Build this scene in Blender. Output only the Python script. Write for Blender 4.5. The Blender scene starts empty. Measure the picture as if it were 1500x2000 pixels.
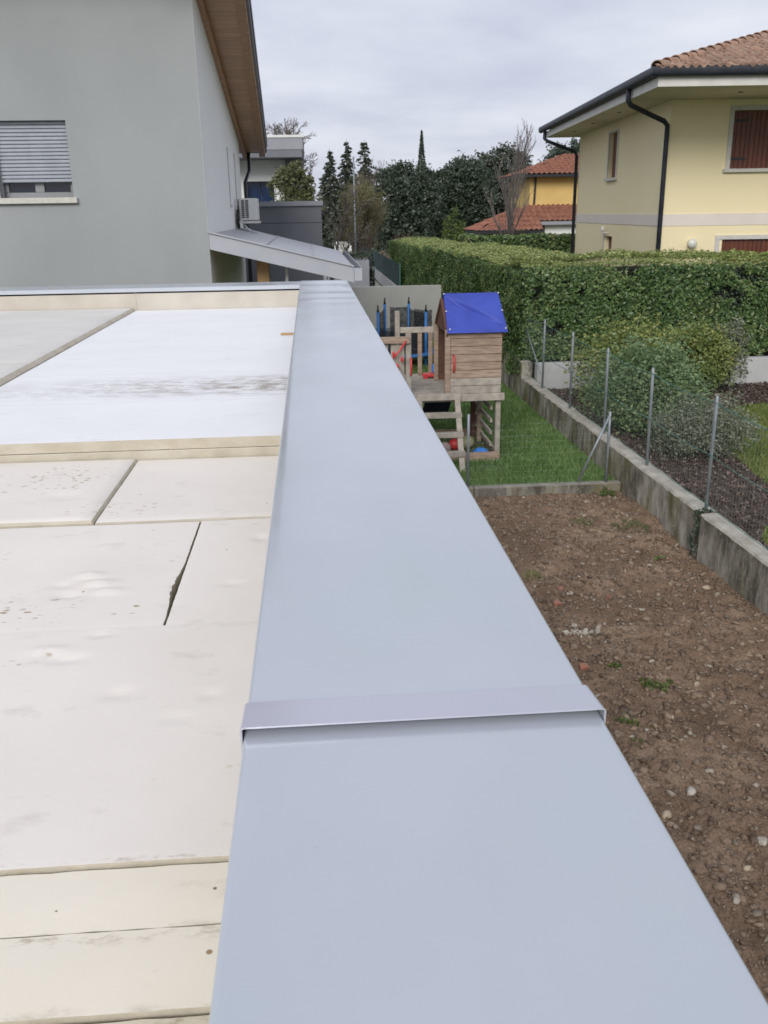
import bpy, bmesh, math, random
import numpy as np
from mathutils import Vector, Matrix

sc = bpy.context.scene
COL = sc.collection
rad = math.radians

# ------------------------------------------------------------------ camera
ZC = 3.4
PITCH, YAW, ROLL = rad(18.18), rad(4.24), rad(-0.88)
fw = Vector((math.sin(YAW)*math.cos(PITCH), math.cos(YAW)*math.cos(PITCH), -math.sin(PITCH)))
rt = Vector((math.cos(YAW), -math.sin(YAW), 0))
up = rt.cross(fw)
rt2 = rt*math.cos(ROLL) + up*math.sin(ROLL)
up2 = up*math.cos(ROLL) - rt*math.sin(ROLL)
cam = bpy.data.cameras.new('camera')
cam.sensor_fit = 'VERTICAL'; cam.sensor_height = 36; cam.sensor_width = 27
cam.lens = 1777/2000*36
cam.clip_start = 0.02; cam.clip_end = 2000
cam.dof.use_dof = True; cam.dof.focus_distance = 1.35; cam.dof.aperture_fstop = 24
camo = bpy.data.objects.new('camera', cam); COL.objects.link(camo)
m = Matrix(((rt2.x, up2.x, -fw.x, 0), (rt2.y, up2.y, -fw.y, 0), (rt2.z, up2.z, -fw.z, ZC), (0, 0, 0, 1)))
camo.matrix_world = m
sc.camera = camo

# ------------------------------------------------------------------ world (overcast sky) and veiled sun
SUN_EL, SUN_AZ = rad(29), rad(196)      # azimuth measured clockwise from +Y
w = bpy.data.worlds.new('World'); sc.world = w; w.use_nodes = True
nt = w.node_tree; N = nt.nodes; L = nt.links; N.clear()
out = N.new('ShaderNodeOutputWorld'); bg = N.new('ShaderNodeBackground')
sky = N.new('ShaderNodeTexSky'); sky.sky_type = 'NISHITA'; sky.sun_disc = False
sky.sun_elevation = SUN_EL; sky.sun_rotation = SUN_AZ
tc = N.new('ShaderNodeTexCoord')
sep = N.new('ShaderNodeSeparateXYZ'); L.new(tc.outputs['Generated'], sep.inputs[0])
mx = N.new('ShaderNodeMath'); mx.operation = 'MAXIMUM'; mx.inputs[1].default_value = 0.0; L.new(sep.outputs[2], mx.inputs[0])
ad = N.new('ShaderNodeMath'); ad.operation = 'ADD'; ad.inputs[1].default_value = 0.16; L.new(mx.outputs[0], ad.inputs[0])
dv = []
for i in (0, 1):
    d = N.new('ShaderNodeMath'); d.operation = 'DIVIDE'; L.new(sep.outputs[i], d.inputs[0]); L.new(ad.outputs[0], d.inputs[1]); dv.append(d)
cb = N.new('ShaderNodeCombineXYZ'); L.new(dv[0].outputs[0], cb.inputs[0]); L.new(dv[1].outputs[0], cb.inputs[1])
nz = N.new('ShaderNodeTexNoise'); nz.inputs['Scale'].default_value = 1.1; nz.inputs['Detail'].default_value = 5; nz.inputs['Roughness'].default_value = 0.52
L.new(cb.outputs[0], nz.inputs['Vector'])
rp = N.new('ShaderNodeValToRGB')
rp.color_ramp.elements[0].position = 0.34; rp.color_ramp.elements[0].color = (0.425, 0.445, 0.54, 1)
rp.color_ramp.elements[1].position = 0.68; rp.color_ramp.elements[1].color = (0.59, 0.61, 0.67, 1)
L.new(nz.outputs[0], rp.inputs[0])
# the veil of cloud lets a little of the clear sky through
sk = N.new('ShaderNodeMix'); sk.data_type = 'RGBA'; sk.blend_type = 'MULTIPLY'; sk.inputs[0].default_value = 1
L.new(sky.outputs[0], sk.inputs[6]); sk.inputs[7].default_value = (0.08, 0.08, 0.08, 1)
mxs = N.new('ShaderNodeMix'); mxs.data_type = 'RGBA'; mxs.inputs[0].default_value = 0.93
L.new(sk.outputs[2], mxs.inputs[6]); L.new(rp.outputs[0], mxs.inputs[7])
L.new(mxs.outputs[2], bg.inputs[0]); bg.inputs[1].default_value = 1.0
L.new(bg.outputs[0], out.inputs[0])
sd = bpy.data.lights.new('sun', 'SUN'); sd.energy = 1.5; sd.angle = rad(28); sd.color = (1.0, 0.965, 0.91)
so = bpy.data.objects.new('sun', sd); COL.objects.link(so)
dirv = Vector((math.sin(SUN_AZ)*math.cos(SUN_EL), math.cos(SUN_AZ)*math.cos(SUN_EL), math.sin(SUN_EL)))
so.rotation_euler = dirv.to_track_quat('Z', 'Y').to_euler()
so.location = (30, -5, 40)
sc.view_settings.view_transform = 'Standard'; sc.view_settings.look = 'None'
sc.view_settings.exposure = 0.46; sc.view_settings.gamma = 1

# ------------------------------------------------------------------ helpers
rng = np.random.default_rng(7)
random.seed(7)
ORG = {}

def tag(o, label=None, cat=None, group=None, kind=None):
    if label: o['label'] = label
    if cat: o['category'] = cat
    if group: o['group'] = group
    if kind: o['kind'] = kind
    return o

def thing(name, label, cat, loc=(0, 0, 0), rz=0, group=None, local=False):
    o = bpy.data.objects.new(name, None); COL.objects.link(o)
    o.empty_display_size = 0.1
    o.location = loc; o.rotation_euler = (0, 0, rz)
    tag(o, label, cat, group)
    ORG[o.name] = Vector((0, 0, 0)) if local else Vector(loc)
    return o

def newmesh(name, V, F, mat, smooth=False):
    me = bpy.data.meshes.new(name)
    V = np.asarray(V, dtype=np.float32)
    if isinstance(F, np.ndarray):
        k = F.shape[1]; n = F.shape[0]
        me.vertices.add(len(V)); me.vertices.foreach_set('co', V.ravel())
        me.loops.add(n*k); me.loops.foreach_set('vertex_index', F.astype(np.int32).ravel())
        me.polygons.add(n)
        me.polygons.foreach_set('loop_start', np.arange(0, n*k, k, dtype=np.int32))
        me.update(calc_edges=True); me.validate()
    else:
        me.from_pydata([tuple(v) for v in V], [], F); me.update()
    if smooth:
        me.polygons.foreach_set('use_smooth', np.ones(len(me.polygons), dtype=bool))
    if mat: me.materials.append(mat)
    return me

def place(name, me, parent=None, origin=None):
    o = bpy.data.objects.new(name, me); COL.objects.link(o)
    if parent:
        o.parent = parent; ORG[o.name] = ORG[parent.name].copy()
    else:
        ORG[o.name] = Vector(origin) if origin is not None else Vector((0, 0, 0))
        o.location = ORG[o.name]
    return o

class MB:
    def __init__(s): s.V = []; s.F = []
    def add(s, V, F):
        b = len(s.V); s.V += [tuple(v) for v in V]; s.F += [tuple(i+b for i in f) for f in F]; return s
    def box(s, x0, x1, y0, y1, z0, z1):
        V = [(x, y, z) for z in (z0, z1) for y in (y0, y1) for x in (x0, x1)]
        return s.add(V, [(0, 2, 3, 1), (4, 5, 7, 6), (0, 1, 5, 4), (2, 6, 7, 3), (0, 4, 6, 2), (1, 3, 7, 5)])
    def hexa(s, P):   # 8 points, bottom 4 ccw then top 4 ccw
        return s.add(P, [(3, 2, 1, 0), (4, 5, 6, 7), (0, 1, 5, 4), (1, 2, 6, 5), (2, 3, 7, 6), (3, 0, 4, 7)])
    def bar(s, p, q, wd, th, upv=(0, 0, 1)):
        p = Vector(p); q = Vector(q); d = (q-p).normalized(); u = Vector(upv)
        if abs(d.dot(u)) > 0.98: u = Vector((0, 1, 0))
        r = d.cross(u).normalized(); u = r.cross(d).normalized()
        r *= wd/2; u *= th/2
        return s.hexa([p-r-u, p+r-u, q+r-u, q-r-u, p-r+u, p+r+u, q+r+u, q-r+u])
    def tube(s, P, R, n=6, cap=True):
        P = [Vector(p) for p in P]
        if not hasattr(R, '__len__'): R = [R]*len(P)
        b = len(s.V); ref = None
        for i, p in enumerate(P):
            d = (P[min(i+1, len(P)-1)]-P[max(i-1, 0)]).normalized()
            if ref is None or abs(ref.dot(d)) > 0.97:
                ref = Vector((1, 0, 0)) if abs(d.x) < 0.8 else Vector((0, 1, 0))
            r = d.cross(ref).normalized(); u = r.cross(d).normalized(); ref = u.copy() if False else ref
            for k in range(n):
                a = 2*math.pi*k/n
                s.V.append(tuple(p + (r*math.cos(a)+u*math.sin(a))*R[i]))
        for i in range(len(P)-1):
            for k in range(n):
                k2 = (k+1) % n
                s.F.append((b+i*n+k, b+i*n+k2, b+(i+1)*n+k2, b+(i+1)*n+k))
        if cap:
            s.F.append(tuple(b+k for k in range(n-1, -1, -1)))
            s.F.append(tuple(b+(len(P)-1)*n+k for k in range(n)))
        return s
    def ball(s, c, r, nu=12, nv=8, sq=(1, 1, 1)):
        b = len(s.V)
        for j in range(nv+1):
            t = math.pi*j/nv
            for i in range(nu):
                a = 2*math.pi*i/nu
                s.V.append((c[0]+r*sq[0]*math.sin(t)*math.cos(a), c[1]+r*sq[1]*math.sin(t)*math.sin(a), c[2]+r*sq[2]*math.cos(t)))
        for j in range(nv):
            for i in range(nu):
                i2 = (i+1) % nu
                s.F.append((b+j*nu+i, b+(j+1)*nu+i, b+(j+1)*nu+i2, b+j*nu+i2))
        return s
    def build(s, name, mat, parent=None, origin=None, smooth=False, bevel=0.0, seg=1):
        org = ORG[parent.name] if parent else (Vector(origin) if origin is not None else Vector((0, 0, 0)))
        V = np.array(s.V, dtype=np.float32) - np.array(org, dtype=np.float32)
        me = newmesh(name, V, s.F, mat, smooth)
        if bevel > 0:
            bm = bmesh.new(); bm.from_mesh(me)
            bmesh.ops.bevel(bm, geom=[e for e in bm.edges if e.is_manifold and e.calc_face_angle(0) > 0.5], offset=bevel, segments=seg, affect='EDGES', profile=0.5)
            bm.to_mesh(me); bm.free()
        return place(name, me, parent, origin)

def one(name, label, cat, mb, mat, origin, group=None, **k):
    return tag(mb.build(name, mat, None, origin, **k), label, cat, group)

# value noise on arrays
def vnoise(x, y, seed=0):
    r = np.random.default_rng(seed).random((256, 256)).astype(np.float32)
    xi = np.floor(x).astype(int); yi = np.floor(y).astype(int); fx = x-xi; fy = y-yi
    fx = fx*fx*(3-2*fx); fy = fy*fy*(3-2*fy)
    a = r[xi & 255, yi & 255]; b = r[(xi+1) & 255, yi & 255]; c = r[xi & 255, (yi+1) & 255]; d = r[(xi+1) & 255, (yi+1) & 255]
    return (a*(1-fx)+b*fx)*(1-fy)+(c*(1-fx)+d*fx)*fy - 0.5
def fbm(x, y, f, octv=5, seed=0, gain=0.5):
    s = 0; a = 1
    for i in range(octv):
        s = s + a*vnoise(x*f+i*17.3, y*f+i*9.1, seed+i); a *= gain; f *= 2.03
    return s

# ------------------------------------------------------------------ materials
def nodes_of(name):
    mt = bpy.data.materials.new(name); mt.use_nodes = True
    t = mt.node_tree; t.nodes.clear()
    o = t.nodes.new('ShaderNodeOutputMaterial'); b = t.nodes.new('ShaderNodeBsdfPrincipled')
    t.links.new(b.outputs[0], o.inputs[0])
    return mt, t, b, o

def noise_node(t, scale, stretch=(1, 1, 1), detail=6, rough=0.55, off=(0, 0, 0)):
    g = t.nodes.new('ShaderNodeNewGeometry'); mp = t.nodes.new('ShaderNodeMapping')
    mp.inputs['Scale'].default_value = stretch; mp.inputs['Location'].default_value = off
    t.links.new(g.outputs['Position'], mp.inputs[0])
    n = t.nodes.new('ShaderNodeTexNoise'); n.inputs['Scale'].default_value = scale; n.inputs['Detail'].default_value = detail; n.inputs['Roughness'].default_value = rough
    t.links.new(mp.outputs[0], n.inputs['Vector'])
    return n

def ramp(t, src, stops):
    r = t.nodes.new('ShaderNodeValToRGB'); e = r.color_ramp.elements
    while len(e) < len(stops): e.new(0.5)
    for i, (p, c) in enumerate(stops):
        e[i].position = p; e[i].color = (*c, 1) if len(c) == 3 else c
    t.links.new(src, r.inputs[0]); return r

def mixc(t, fac, a, b, mode='MIX'):
    n = t.nodes.new('ShaderNodeMix'); n.data_type = 'RGBA'; n.blend_type = mode
    if hasattr(fac, 'is_output'): t.links.new(fac, n.inputs[0])
    else: n.inputs[0].default_value = fac
    for v, i in ((a, 6), (b, 7)):
        if hasattr(v, 'is_output'): t.links.new(v, n.inputs[i])
        else: n.inputs[i].default_value = (*v, 1)
    return n.outputs[2]

def bumpn(t, b, src, strength, dist):
    n = t.nodes.new('ShaderNodeBump'); n.inputs['Strength'].default_value = strength; n.inputs['Distance'].default_value = dist
    t.links.new(src, n.inputs['Height']); t.links.new(n.outputs[0], b.inputs['Normal']); return n

def M(name, c1, c2=None, rough=0.6, scale=4, stretch=(1, 1, 1), lo=0.35, hi=0.65, detail=6, metal=0, bump=0, bscale=60, bdist=0.003, rnd=0.0, spec=0.5, c3=None):
    mt, t, b, o = nodes_of(name)
    b.inputs['Roughness'].default_value = rough; b.inputs['Metallic'].default_value = metal
    b.inputs['Specular IOR Level'].default_value = spec
    n = noise_node(t, scale, stretch, detail)
    col = ramp(t, n.outputs[0], [(lo, c1), (hi, c2 or c1)] if c3 is None else [(lo, c1), ((lo+hi)/2, c2), (hi, c3)]).outputs[0]
    if rnd:
        oi = t.nodes.new('ShaderNodeObjectInfo')
        r = ramp(t, oi.outputs['Random'], [(0, (1-rnd,)*3), (1, (1+rnd*0.6, 1+rnd*0.45, 1+rnd*0.4))])
        col = mixc(t, 1.0, col, r.outputs[0], 'MULTIPLY')
    t.links.new(col, b.inputs['Base Color'])
    if bump:
        n2 = noise_node(t, bscale, (1, 1, 1), 4); bumpn(t, b, n2.outputs[0], bump, bdist)
    return mt

def leafmat(name, stops, rough=0.5, transl=0.25):
    mt, t, b, o = nodes_of(name)
    g = t.nodes.new('ShaderNodeNewGeometry')
    n = noise_node(t, 1.3, detail=3)
    ad = t.nodes.new('ShaderNodeMath'); ad.operation = 'MULTIPLY_ADD'; ad.inputs[1].default_value = 0.7
    sb = t.nodes.new('ShaderNodeMath'); sb.operation = 'MULTIPLY_ADD'; sb.inputs[1].default_value = 0.9; sb.inputs[2].default_value = -0.3
    t.links.new(n.outputs[0], sb.inputs[0]); t.links.new(g.outputs['Random Per Island'], ad.inputs[0]); t.links.new(sb.outputs[0], ad.inputs[2])
    r = ramp(t, ad.outputs[0], stops)
    t.links.new(r.outputs[0], b.inputs['Base Color']); b.inputs['Roughness'].default_value = rough
    tr = t.nodes.new('ShaderNodeBsdfTranslucent'); t.links.new(r.outputs[0], tr.inputs[0])
    ms = t.nodes.new('ShaderNodeMixShader'); ms.inputs[0].default_value = transl
    t.links.new(b.outputs[0], ms.inputs[1]); t.links.new(tr.outputs[0], ms.inputs[2]); t.links.new(ms.outputs[0], o.inputs[0])
    return mt

MT = {}
# pre-painted sheet metal of the coping
def coping_mat(name, k=1.0, tint=(1, 1, 1)):
    mt, t, b, o = nodes_of(name)
    n = noise_node(t, 2.4, (1, 0.6, 1), 3)
    c = ramp(t, n.outputs[0], [(0.34, tuple(k*v*q for v, q in zip((0.505, 0.56, 0.59), tint))), (0.5, tuple(k*v*q for v, q in zip((0.53, 0.565, 0.615), tint))), (0.66, tuple(k*v*q for v, q in zip((0.565, 0.585, 0.645), tint)))])
    sp = noise_node(t, 160, detail=2); m2 = ramp(t, sp.outputs[0], [(0.80, (0, 0, 0)), (0.83, (0.6, 0.6, 0.6))])
    du = noise_node(t, 7, (1, 0.8, 1), 8, 0.7); dr = ramp(t, du.outputs[0], [(0.50, (0, 0, 0)), (0.80, (0.20,)*3)])
    cd = mixc(t, dr.outputs[0], c.outputs[0], (0.56, 0.56, 0.55))
    sc_ = noise_node(t, 6, (9, 0.5, 1), 2, 0.5, (2, 1, 0)); sr_ = ramp(t, sc_.outputs[0], [(0.66, (0, 0, 0)), (0.80, (0.12,)*3)])
    cd = mixc(t, sr_.outputs[0], cd, (0.60, 0.62, 0.65))
    c2 = mixc(t, m2.outputs[0], cd, (0.18, 0.18, 0.19))
    t.links.new(c2, b.inputs['Base Color'])
    b.inputs['Metallic'].default_value = 0.25
    sm = noise_node(t, 5, (1, 0.6, 1), 5); rr = ramp(t, sm.outputs[0], [(0.3, (0.14,)*3), (0.7, (0.26,)*3)])
    t.links.new(rr.outputs[0], b.inputs['Roughness'])
    n3 = noise_node(t, 3.0, detail=2); bumpn(t, b, n3.outputs[0], 0.10, 0.02)
    return mt
MT['coping'] = coping_mat('coping_sheet')
MT['strip'] = coping_mat('coping_cover_strip', 1.02, (1.02, 0.97, 1.0))

def foam_mat(name, c1, c2, dirt, marks=0.6, stripe=None, speck=(0.42, 0.32, 0.2)):
    mt, t, b, o = nodes_of(name)
    n = noise_node(t, 2.6, detail=7)
    col = ramp(t, n.outputs[0], [(0.35, c1), (0.68, c2)]).outputs[0]
    # soft grey smudges
    s = noise_node(t, 6.5, (1, 1.6, 1), 6, 0.6, (3.1, 1.7, 0)); sm = ramp(t, s.outputs[0], [(0.60, (0, 0, 0)), (0.85, (dirt,)*3)])
    col = mixc(t, sm.outputs[0], col, (0.48, 0.44, 0.37))
    # trodden-in flecks, in patches
    g = t.nodes.new('ShaderNodeNewGeometry'); mp = t.nodes.new('ShaderNodeMapping'); mp.inputs['Scale'].default_value = (1.0, 2.0, 1)
    mp.inputs['Rotation'].default_value = (0, 0, 0.35)
    wob = noise_node(t, 30, detail=2); wv = t.nodes.new('ShaderNodeMix'); wv.data_type = 'VECTOR'; wv.inputs[0].default_value = 0.02
    t.links.new(g.outputs['Position'], wv.inputs[4]); t.links.new(wob.outputs['Color'], wv.inputs[5]); t.links.new(wv.outputs[1], mp.inputs[0])
    v = t.nodes.new('ShaderNodeTexVoronoi'); v.inputs['Scale'].default_value = 34; t.links.new(mp.outputs[0], v.inputs['Vector'])
    f = ramp(t, v.outputs['Distance'], [(0.20, (1, 1, 1)), (0.33, (0, 0, 0))])
    pn = noise_node(t, 5.5, (1, 1.8, 1), 3, 0.5, (0.3, 5.2, 0)); pm = ramp(t, pn.outputs[0], [(0.62, (0, 0, 0)), (0.72, (marks*0.7,)*3)])
    acc = pm.outputs[0]
    for cx_, cy_, ra_ in ((-0.86, 2.10, 0.13), (-0.80, 2.78, 0.20), (-1.02, 2.62, 0.16), (-0.63, 2.47, 0.09), (-0.50, 2.46, 0.09), (-0.62, 1.80, 0.12), (-0.40, 1.77, 0.05), (-0.41, 2.15, 0.04), (-0.60, 1.30, 0.05), (-0.52, 1.12, 0.05)):
        vd = t.nodes.new('ShaderNodeVectorMath'); vd.operation = 'MULTIPLY_ADD'; vd.inputs[1].default_value = (1, 1, 0); vd.inputs[2].default_value = (-cx_, -cy_, 0); t.links.new(g.outputs['Position'], vd.inputs[0])
        ln = t.nodes.new('ShaderNodeVectorMath'); ln.operation = 'LENGTH'; t.links.new(vd.outputs[0], ln.inputs[0])
        mr_ = t.nodes.new('ShaderNodeMapRange'); mr_.inputs[1].default_value = ra_; mr_.inputs[2].default_value = ra_*0.45; t.links.new(ln.outputs['Value'], mr_.inputs[0])
        ac_ = t.nodes.new('ShaderNodeMath'); ac_.operation = 'MAXIMUM'; t.links.new(acc, ac_.inputs[0]); t.links.new(mr_.outputs[0], ac_.inputs[1]); acc = ac_.outputs[0]
    br_ = noise_node(t, 28, detail=2); bk = ramp(t, br_.outputs[0], [(0.45, (0, 0, 0)), (0.55, (1, 1, 1))])
    acc = mixc(t, 1.0, acc, bk.outputs[0], 'MULTIPLY')
    k = mixc(t, 1.0, f.outputs[0], acc, 'MULTIPLY')
    col = mixc(t, k, col, speck)
    for cx_, cy_, ra_ in ((-0.142, 0.826, 0.0045), (-0.33, 0.907, 0.002)):
        vd = t.nodes.new('ShaderNodeVectorMath'); vd.operation = 'MULTIPLY_ADD'; vd.inputs[1].default_value = (1, 1, 0); vd.inputs[2].default_value = (-cx_, -cy_, 0); t.links.new(g.outputs['Position'], vd.inputs[0])
        ln = t.nodes.new('ShaderNodeVectorMath'); ln.operation = 'LENGTH'; t.links.new(vd.outputs[0], ln.inputs[0])
        mr_ = t.nodes.new('ShaderNodeMapRange'); mr_.inputs[1].default_value = ra_; mr_.inputs[2].default_value = ra_*0.6; t.links.new(ln.outputs['Value'], mr_.inputs[0])
        col = mixc(t, mr_.outputs[0], col, (0.36, 0.25, 0.13))
    # grime gathered along the narrow strip joints
    spj = t.nodes.new('ShaderNodeSeparateXYZ'); t.links.new(g.outputs['Position'], spj.inputs[0])
    for yj, wj in ((0.862, 0.02), (0.742, 0.022), (0.988, 0.006)):
        aj = t.nodes.new('ShaderNodeMath'); aj.operation = 'SUBTRACT'; aj.inputs[1].default_value = yj; t.links.new(spj.outputs[1], aj.inputs[0])
        bj = t.nodes.new('ShaderNodeMath'); bj.operation = 'ABSOLUTE'; t.links.new(aj.outputs[0], bj.inputs[0])
        mj = t.nodes.new('ShaderNodeMapRange'); mj.inputs[1].default_value = wj; mj.inputs[2].default_value = 0.0; t.links.new(bj.outputs[0], mj.inputs[0])
        nj = noise_node(t, 24, (0.7, 1.6, 1), 8, 0.75, (yj*7, 0, 0)); rj = ramp(t, nj.outputs[0], [(0.50, (0, 0, 0)), (0.66, (0.85,)*3)])
        kj = mixc(t, 1.0, rj.outputs[0], mj.outputs[0], 'MULTIPLY'); col = mixc(t, kj, col, (0.27, 0.22, 0.12))
    # lone specks
    v2 = t.nodes.new('ShaderNodeTexVoronoi'); v2.inputs['Scale'].default_value = 11; t.links.new(g.outputs['Position'], v2.inputs['Vector'])
    f2 = ramp(t, v2.outputs['Distance'], [(0.018, (marks,)*3), (0.035, (0, 0, 0))])
    col = mixc(t, f2.outputs[0], col, (0.2, 0.17, 0.13))
    if stripe:
        y0, hw = stripe
        sp = t.nodes.new('ShaderNodeSeparateXYZ'); t.links.new(g.outputs['Position'], sp.inputs[0])
        a = t.nodes.new('ShaderNodeMath'); a.operation = 'SUBTRACT'; a.inputs[1].default_value = y0; t.links.new(sp.outputs[1], a.inputs[0])
        a2 = t.nodes.new('ShaderNodeMath'); a2.operation = 'ABSOLUTE'; t.links.new(a.outputs[0], a2.inputs[0])
        mr = t.nodes.new('ShaderNodeMapRange'); mr.inputs[1].default_value = hw; mr.inputs[2].default_value = hw*0.35; t.links.new(a2.outputs[0], mr.inputs[0])
        xr = t.nodes.new('ShaderNodeMapRange'); xr.inputs[1].default_value = -1.2; xr.inputs[2].default_value = -0.25; xr.inputs[3].default_value = 0.25; t.links.new(sp.outputs[0], xr.inputs[0])
        sn = noise_node(t, 10, (0.8, 1.5, 1), 12, 0.8); sr = ramp(t, sn.outputs[0], [(0.43, (0, 0, 0)), (0.60, (1, 1, 1))])
        p = t.nodes.new('ShaderNodeMath'); p.operation = 'MULTIPLY'; t.links.new(mr.outputs[0], p.inputs[0]); t.links.new(sr.outputs[0], p.inputs[1])
        p2 = t.nodes.new('ShaderNodeMath'); p2.operation = 'MULTIPLY'; t.links.new(p.outputs[0], p2.inputs[0]); t.links.new(xr.outputs[0], p2.inputs[1])
        col = mixc(t, p2.outputs[0], col, (0.30, 0.26, 0.21))
    t.links.new(col, b.inputs['Base Color']); b.inputs['Roughness'].default_value = 0.65; b.inputs['Specular IOR Level'].default_value = 0.3
    n3 = noise_node(t, 45, detail=5); bumpn(t, b, n3.outputs[0], 0.25, 0.0015)
    return mt
MT['foam'] = foam_mat('foam_board_facing', (0.785, 0.735, 0.665), (0.84, 0.79, 0.725), 0.75, 1.0)
MT['foam_cream'] = foam_mat('foam_board_cream', (0.80, 0.74, 0.61), (0.86, 0.80, 0.675), 1.0, 1.0)
MT['foam_dirty'] = foam_mat('foam_board_dirty', (0.62, 0.55, 0.40), (0.76, 0.70, 0.56), 1.0, 1.0)
MT['foam_white'] = foam_mat('foam_board_white', (0.84, 0.84, 0.85), (0.88, 0.885, 0.89), 0.3, 0.35, (4.02, 0.30), (0.45, 0.42, 0.38))
MT['foam_grey'] = foam_mat('foam_board_grey', (0.66, 0.64, 0.60), (0.74, 0.715, 0.67), 0.5, 0.3)
MT['foam_edge'] = M('foam_cut_edge', (0.47, 0.42, 0.325), (0.57, 0.52, 0.425), 0.85, 9, (1, 1, 2), bump=0.5, bscale=120, bdist=0.003)
MT['lining'] = M('parapet_lining', (0.50, 0.455, 0.385), (0.58, 0.535, 0.46), 0.8, 4, bump=0.2, bscale=70)
MT['render_grey'] = M('grey_render', (0.33, 0.345, 0.345), (0.365, 0.38, 0.38), 0.9, 0.9, (1, 1, 0.7), bump=0.4, bscale=220, bdist=0.002, spec=0.2)
MT['render_white'] = M('white_render', (0.83, 0.835, 0.82), (0.85, 0.855, 0.84), 0.9, 0.8, bump=0.3, bscale=200, bdist=0.002, spec=0.2)
MT['garage_wall'] = M('garage_render', (0.55, 0.55, 0.53), (0.62, 0.62, 0.6), 0.9, 1.5, spec=0.2)
MT['sheet'] = M('grey_sheet_roofing', (0.40, 0.415, 0.45), (0.44, 0.455, 0.49), 0.45, 3, metal=0.15)
MT['slate'] = M('slate_cladding', (0.16, 0.168, 0.19), (0.185, 0.193, 0.215), 0.7, 2)
MT['slate_light'] = M('slate_fascia', (0.28, 0.29, 0.32), (0.31, 0.32, 0.35), 0.6, 2)
MT['dark_metal'] = M('dark_metal', (0.028, 0.03, 0.036), (0.04, 0.043, 0.05), 0.4, 6, metal=0.3)
MT['white_metal'] = M('white_enamel', (0.68, 0.68, 0.66), (0.74, 0.74, 0.72), 0.45, 6)
MT['alu'] = M('roller_shutter_aluminium', (0.40, 0.42, 0.47), (0.45, 0.47, 0.52), 0.45, 6, metal=0.1)
MT['stone_sill'] = M('pale_stone', (0.55, 0.53, 0.48), (0.64, 0.62, 0.57), 0.7, 14)
MT['frame_grey'] = M('window_frame_grey', (0.24, 0.245, 0.25), (0.27, 0.275, 0.28), 0.5, 5)
MT['soffit_wood'] = M('varnished_larch', (0.50, 0.30, 0.165), (0.66, 0.41, 0.24), 0.5, 3, (0.6, 14, 1), rnd=0.14)
MT['beam_wood'] = M('varnished_beam', (0.36, 0.19, 0.085), (0.46, 0.26, 0.13), 0.5, 3, (3, 3, 12))
MT['post_wood'] = M('light_glulam', (0.46, 0.28, 0.12), (0.56, 0.36, 0.17), 0.6, 4, (4, 4, 0.5))
def glass_mat():
    mt, t, b, o = nodes_of('window_glass'); b.inputs['Base Color'].default_value = (0.012, 0.018, 0.03, 1)
    b.inputs['Roughness'].default_value = 0.06; b.inputs['Specular IOR Level'].default_value = 0.6
    n = noise_node(t, 1.5, detail=1); bumpn(t, b, n.outputs[0], 0.03, 0.02); return mt
MT['glass'] = glass_mat()
MT['blue_glass'] = M('blue_tinted_glass', (0.012, 0.03, 0.085), (0.02, 0.05, 0.13), 0.15, 2)
MT['yellow_render'] = M('pale_yellow_render', (0.88, 0.77, 0.49), (0.90, 0.79, 0.52), 0.9, 0.7, (1, 1, 0.6), bump=0.25, bscale=150, bdist=0.002, spec=0.2)
MT['band'] = M('pinkish_band_paint', (0.74, 0.67, 0.595), (0.78, 0.71, 0.635), 0.9, 2, spec=0.2)
MT['soffit_paint'] = M('cream_soffit_paint', (0.60, 0.545, 0.42), (0.66, 0.60, 0.47), 0.9, 1.5, spec=0.2)
MT['fascia_white'] = M('white_fascia', (0.62, 0.60, 0.56), (0.70, 0.68, 0.64), 0.8, 3)
MT['gutter'] = M('anthracite_gutter', (0.022, 0.025, 0.034), (0.034, 0.038, 0.048), 0.5, 5, spec=0.3)
MT['tile'] = M('clay_roof_tile', (0.22, 0.13, 0.09), (0.33, 0.215, 0.155), 0.9, 7, rnd=0.30, bump=0.3, bscale=60, c3=(0.33, 0.25, 0.20))
MT['tile_far'] = M('clay_roof_far', (0.22, 0.085, 0.055), (0.33, 0.15, 0.095), 0.85, 5)
MT['shutter_brown'] = M('mahogany_shutter', (0.105, 0.028, 0.016), (0.165, 0.05, 0.026), 0.45, 3, (14, 14, 0.8), rnd=0.12)
MT['orange_render'] = M('ochre_render', (0.66, 0.45, 0.16), (0.72, 0.51, 0.20), 0.9, 1)
MT['lamp_glass'] = M('opal_glass', (0.66, 0.66, 0.58), (0.72, 0.72, 0.65), 0.25, 5)
MT['galv'] = M('galvanised_post', (0.22, 0.25, 0.27), (0.31, 0.34, 0.36), 0.45, 9, metal=0.35)
MT['green_wire'] = M('green_plastic_wire', (0.06, 0.17, 0.135), (0.09, 0.21, 0.17), 0.5, 5)
MT['mesh_wire'] = M('galvanised_mesh_wire', (0.30, 0.36, 0.345), (0.38, 0.43, 0.41), 0.5, 5)
MT['timber'] = M('weathered_pine', (0.255, 0.185, 0.135), (0.42, 0.315, 0.24), 0.75, 5, (1.2, 1.2, 9), rnd=0.12, bump=0.2, bscale=80)
MT['timber_grey'] = M('silvered_pine', (0.30, 0.27, 0.23), (0.44, 0.40, 0.34), 0.8, 5, (2, 2, 2), rnd=0.12, bump=0.2, bscale=80)
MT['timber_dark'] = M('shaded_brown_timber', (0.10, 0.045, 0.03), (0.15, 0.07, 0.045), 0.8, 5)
MT['tarp'] = M('blue_tarpaulin', (0.028, 0.052, 0.33), (0.045, 0.078, 0.43), 0.55, 2.2)
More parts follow.
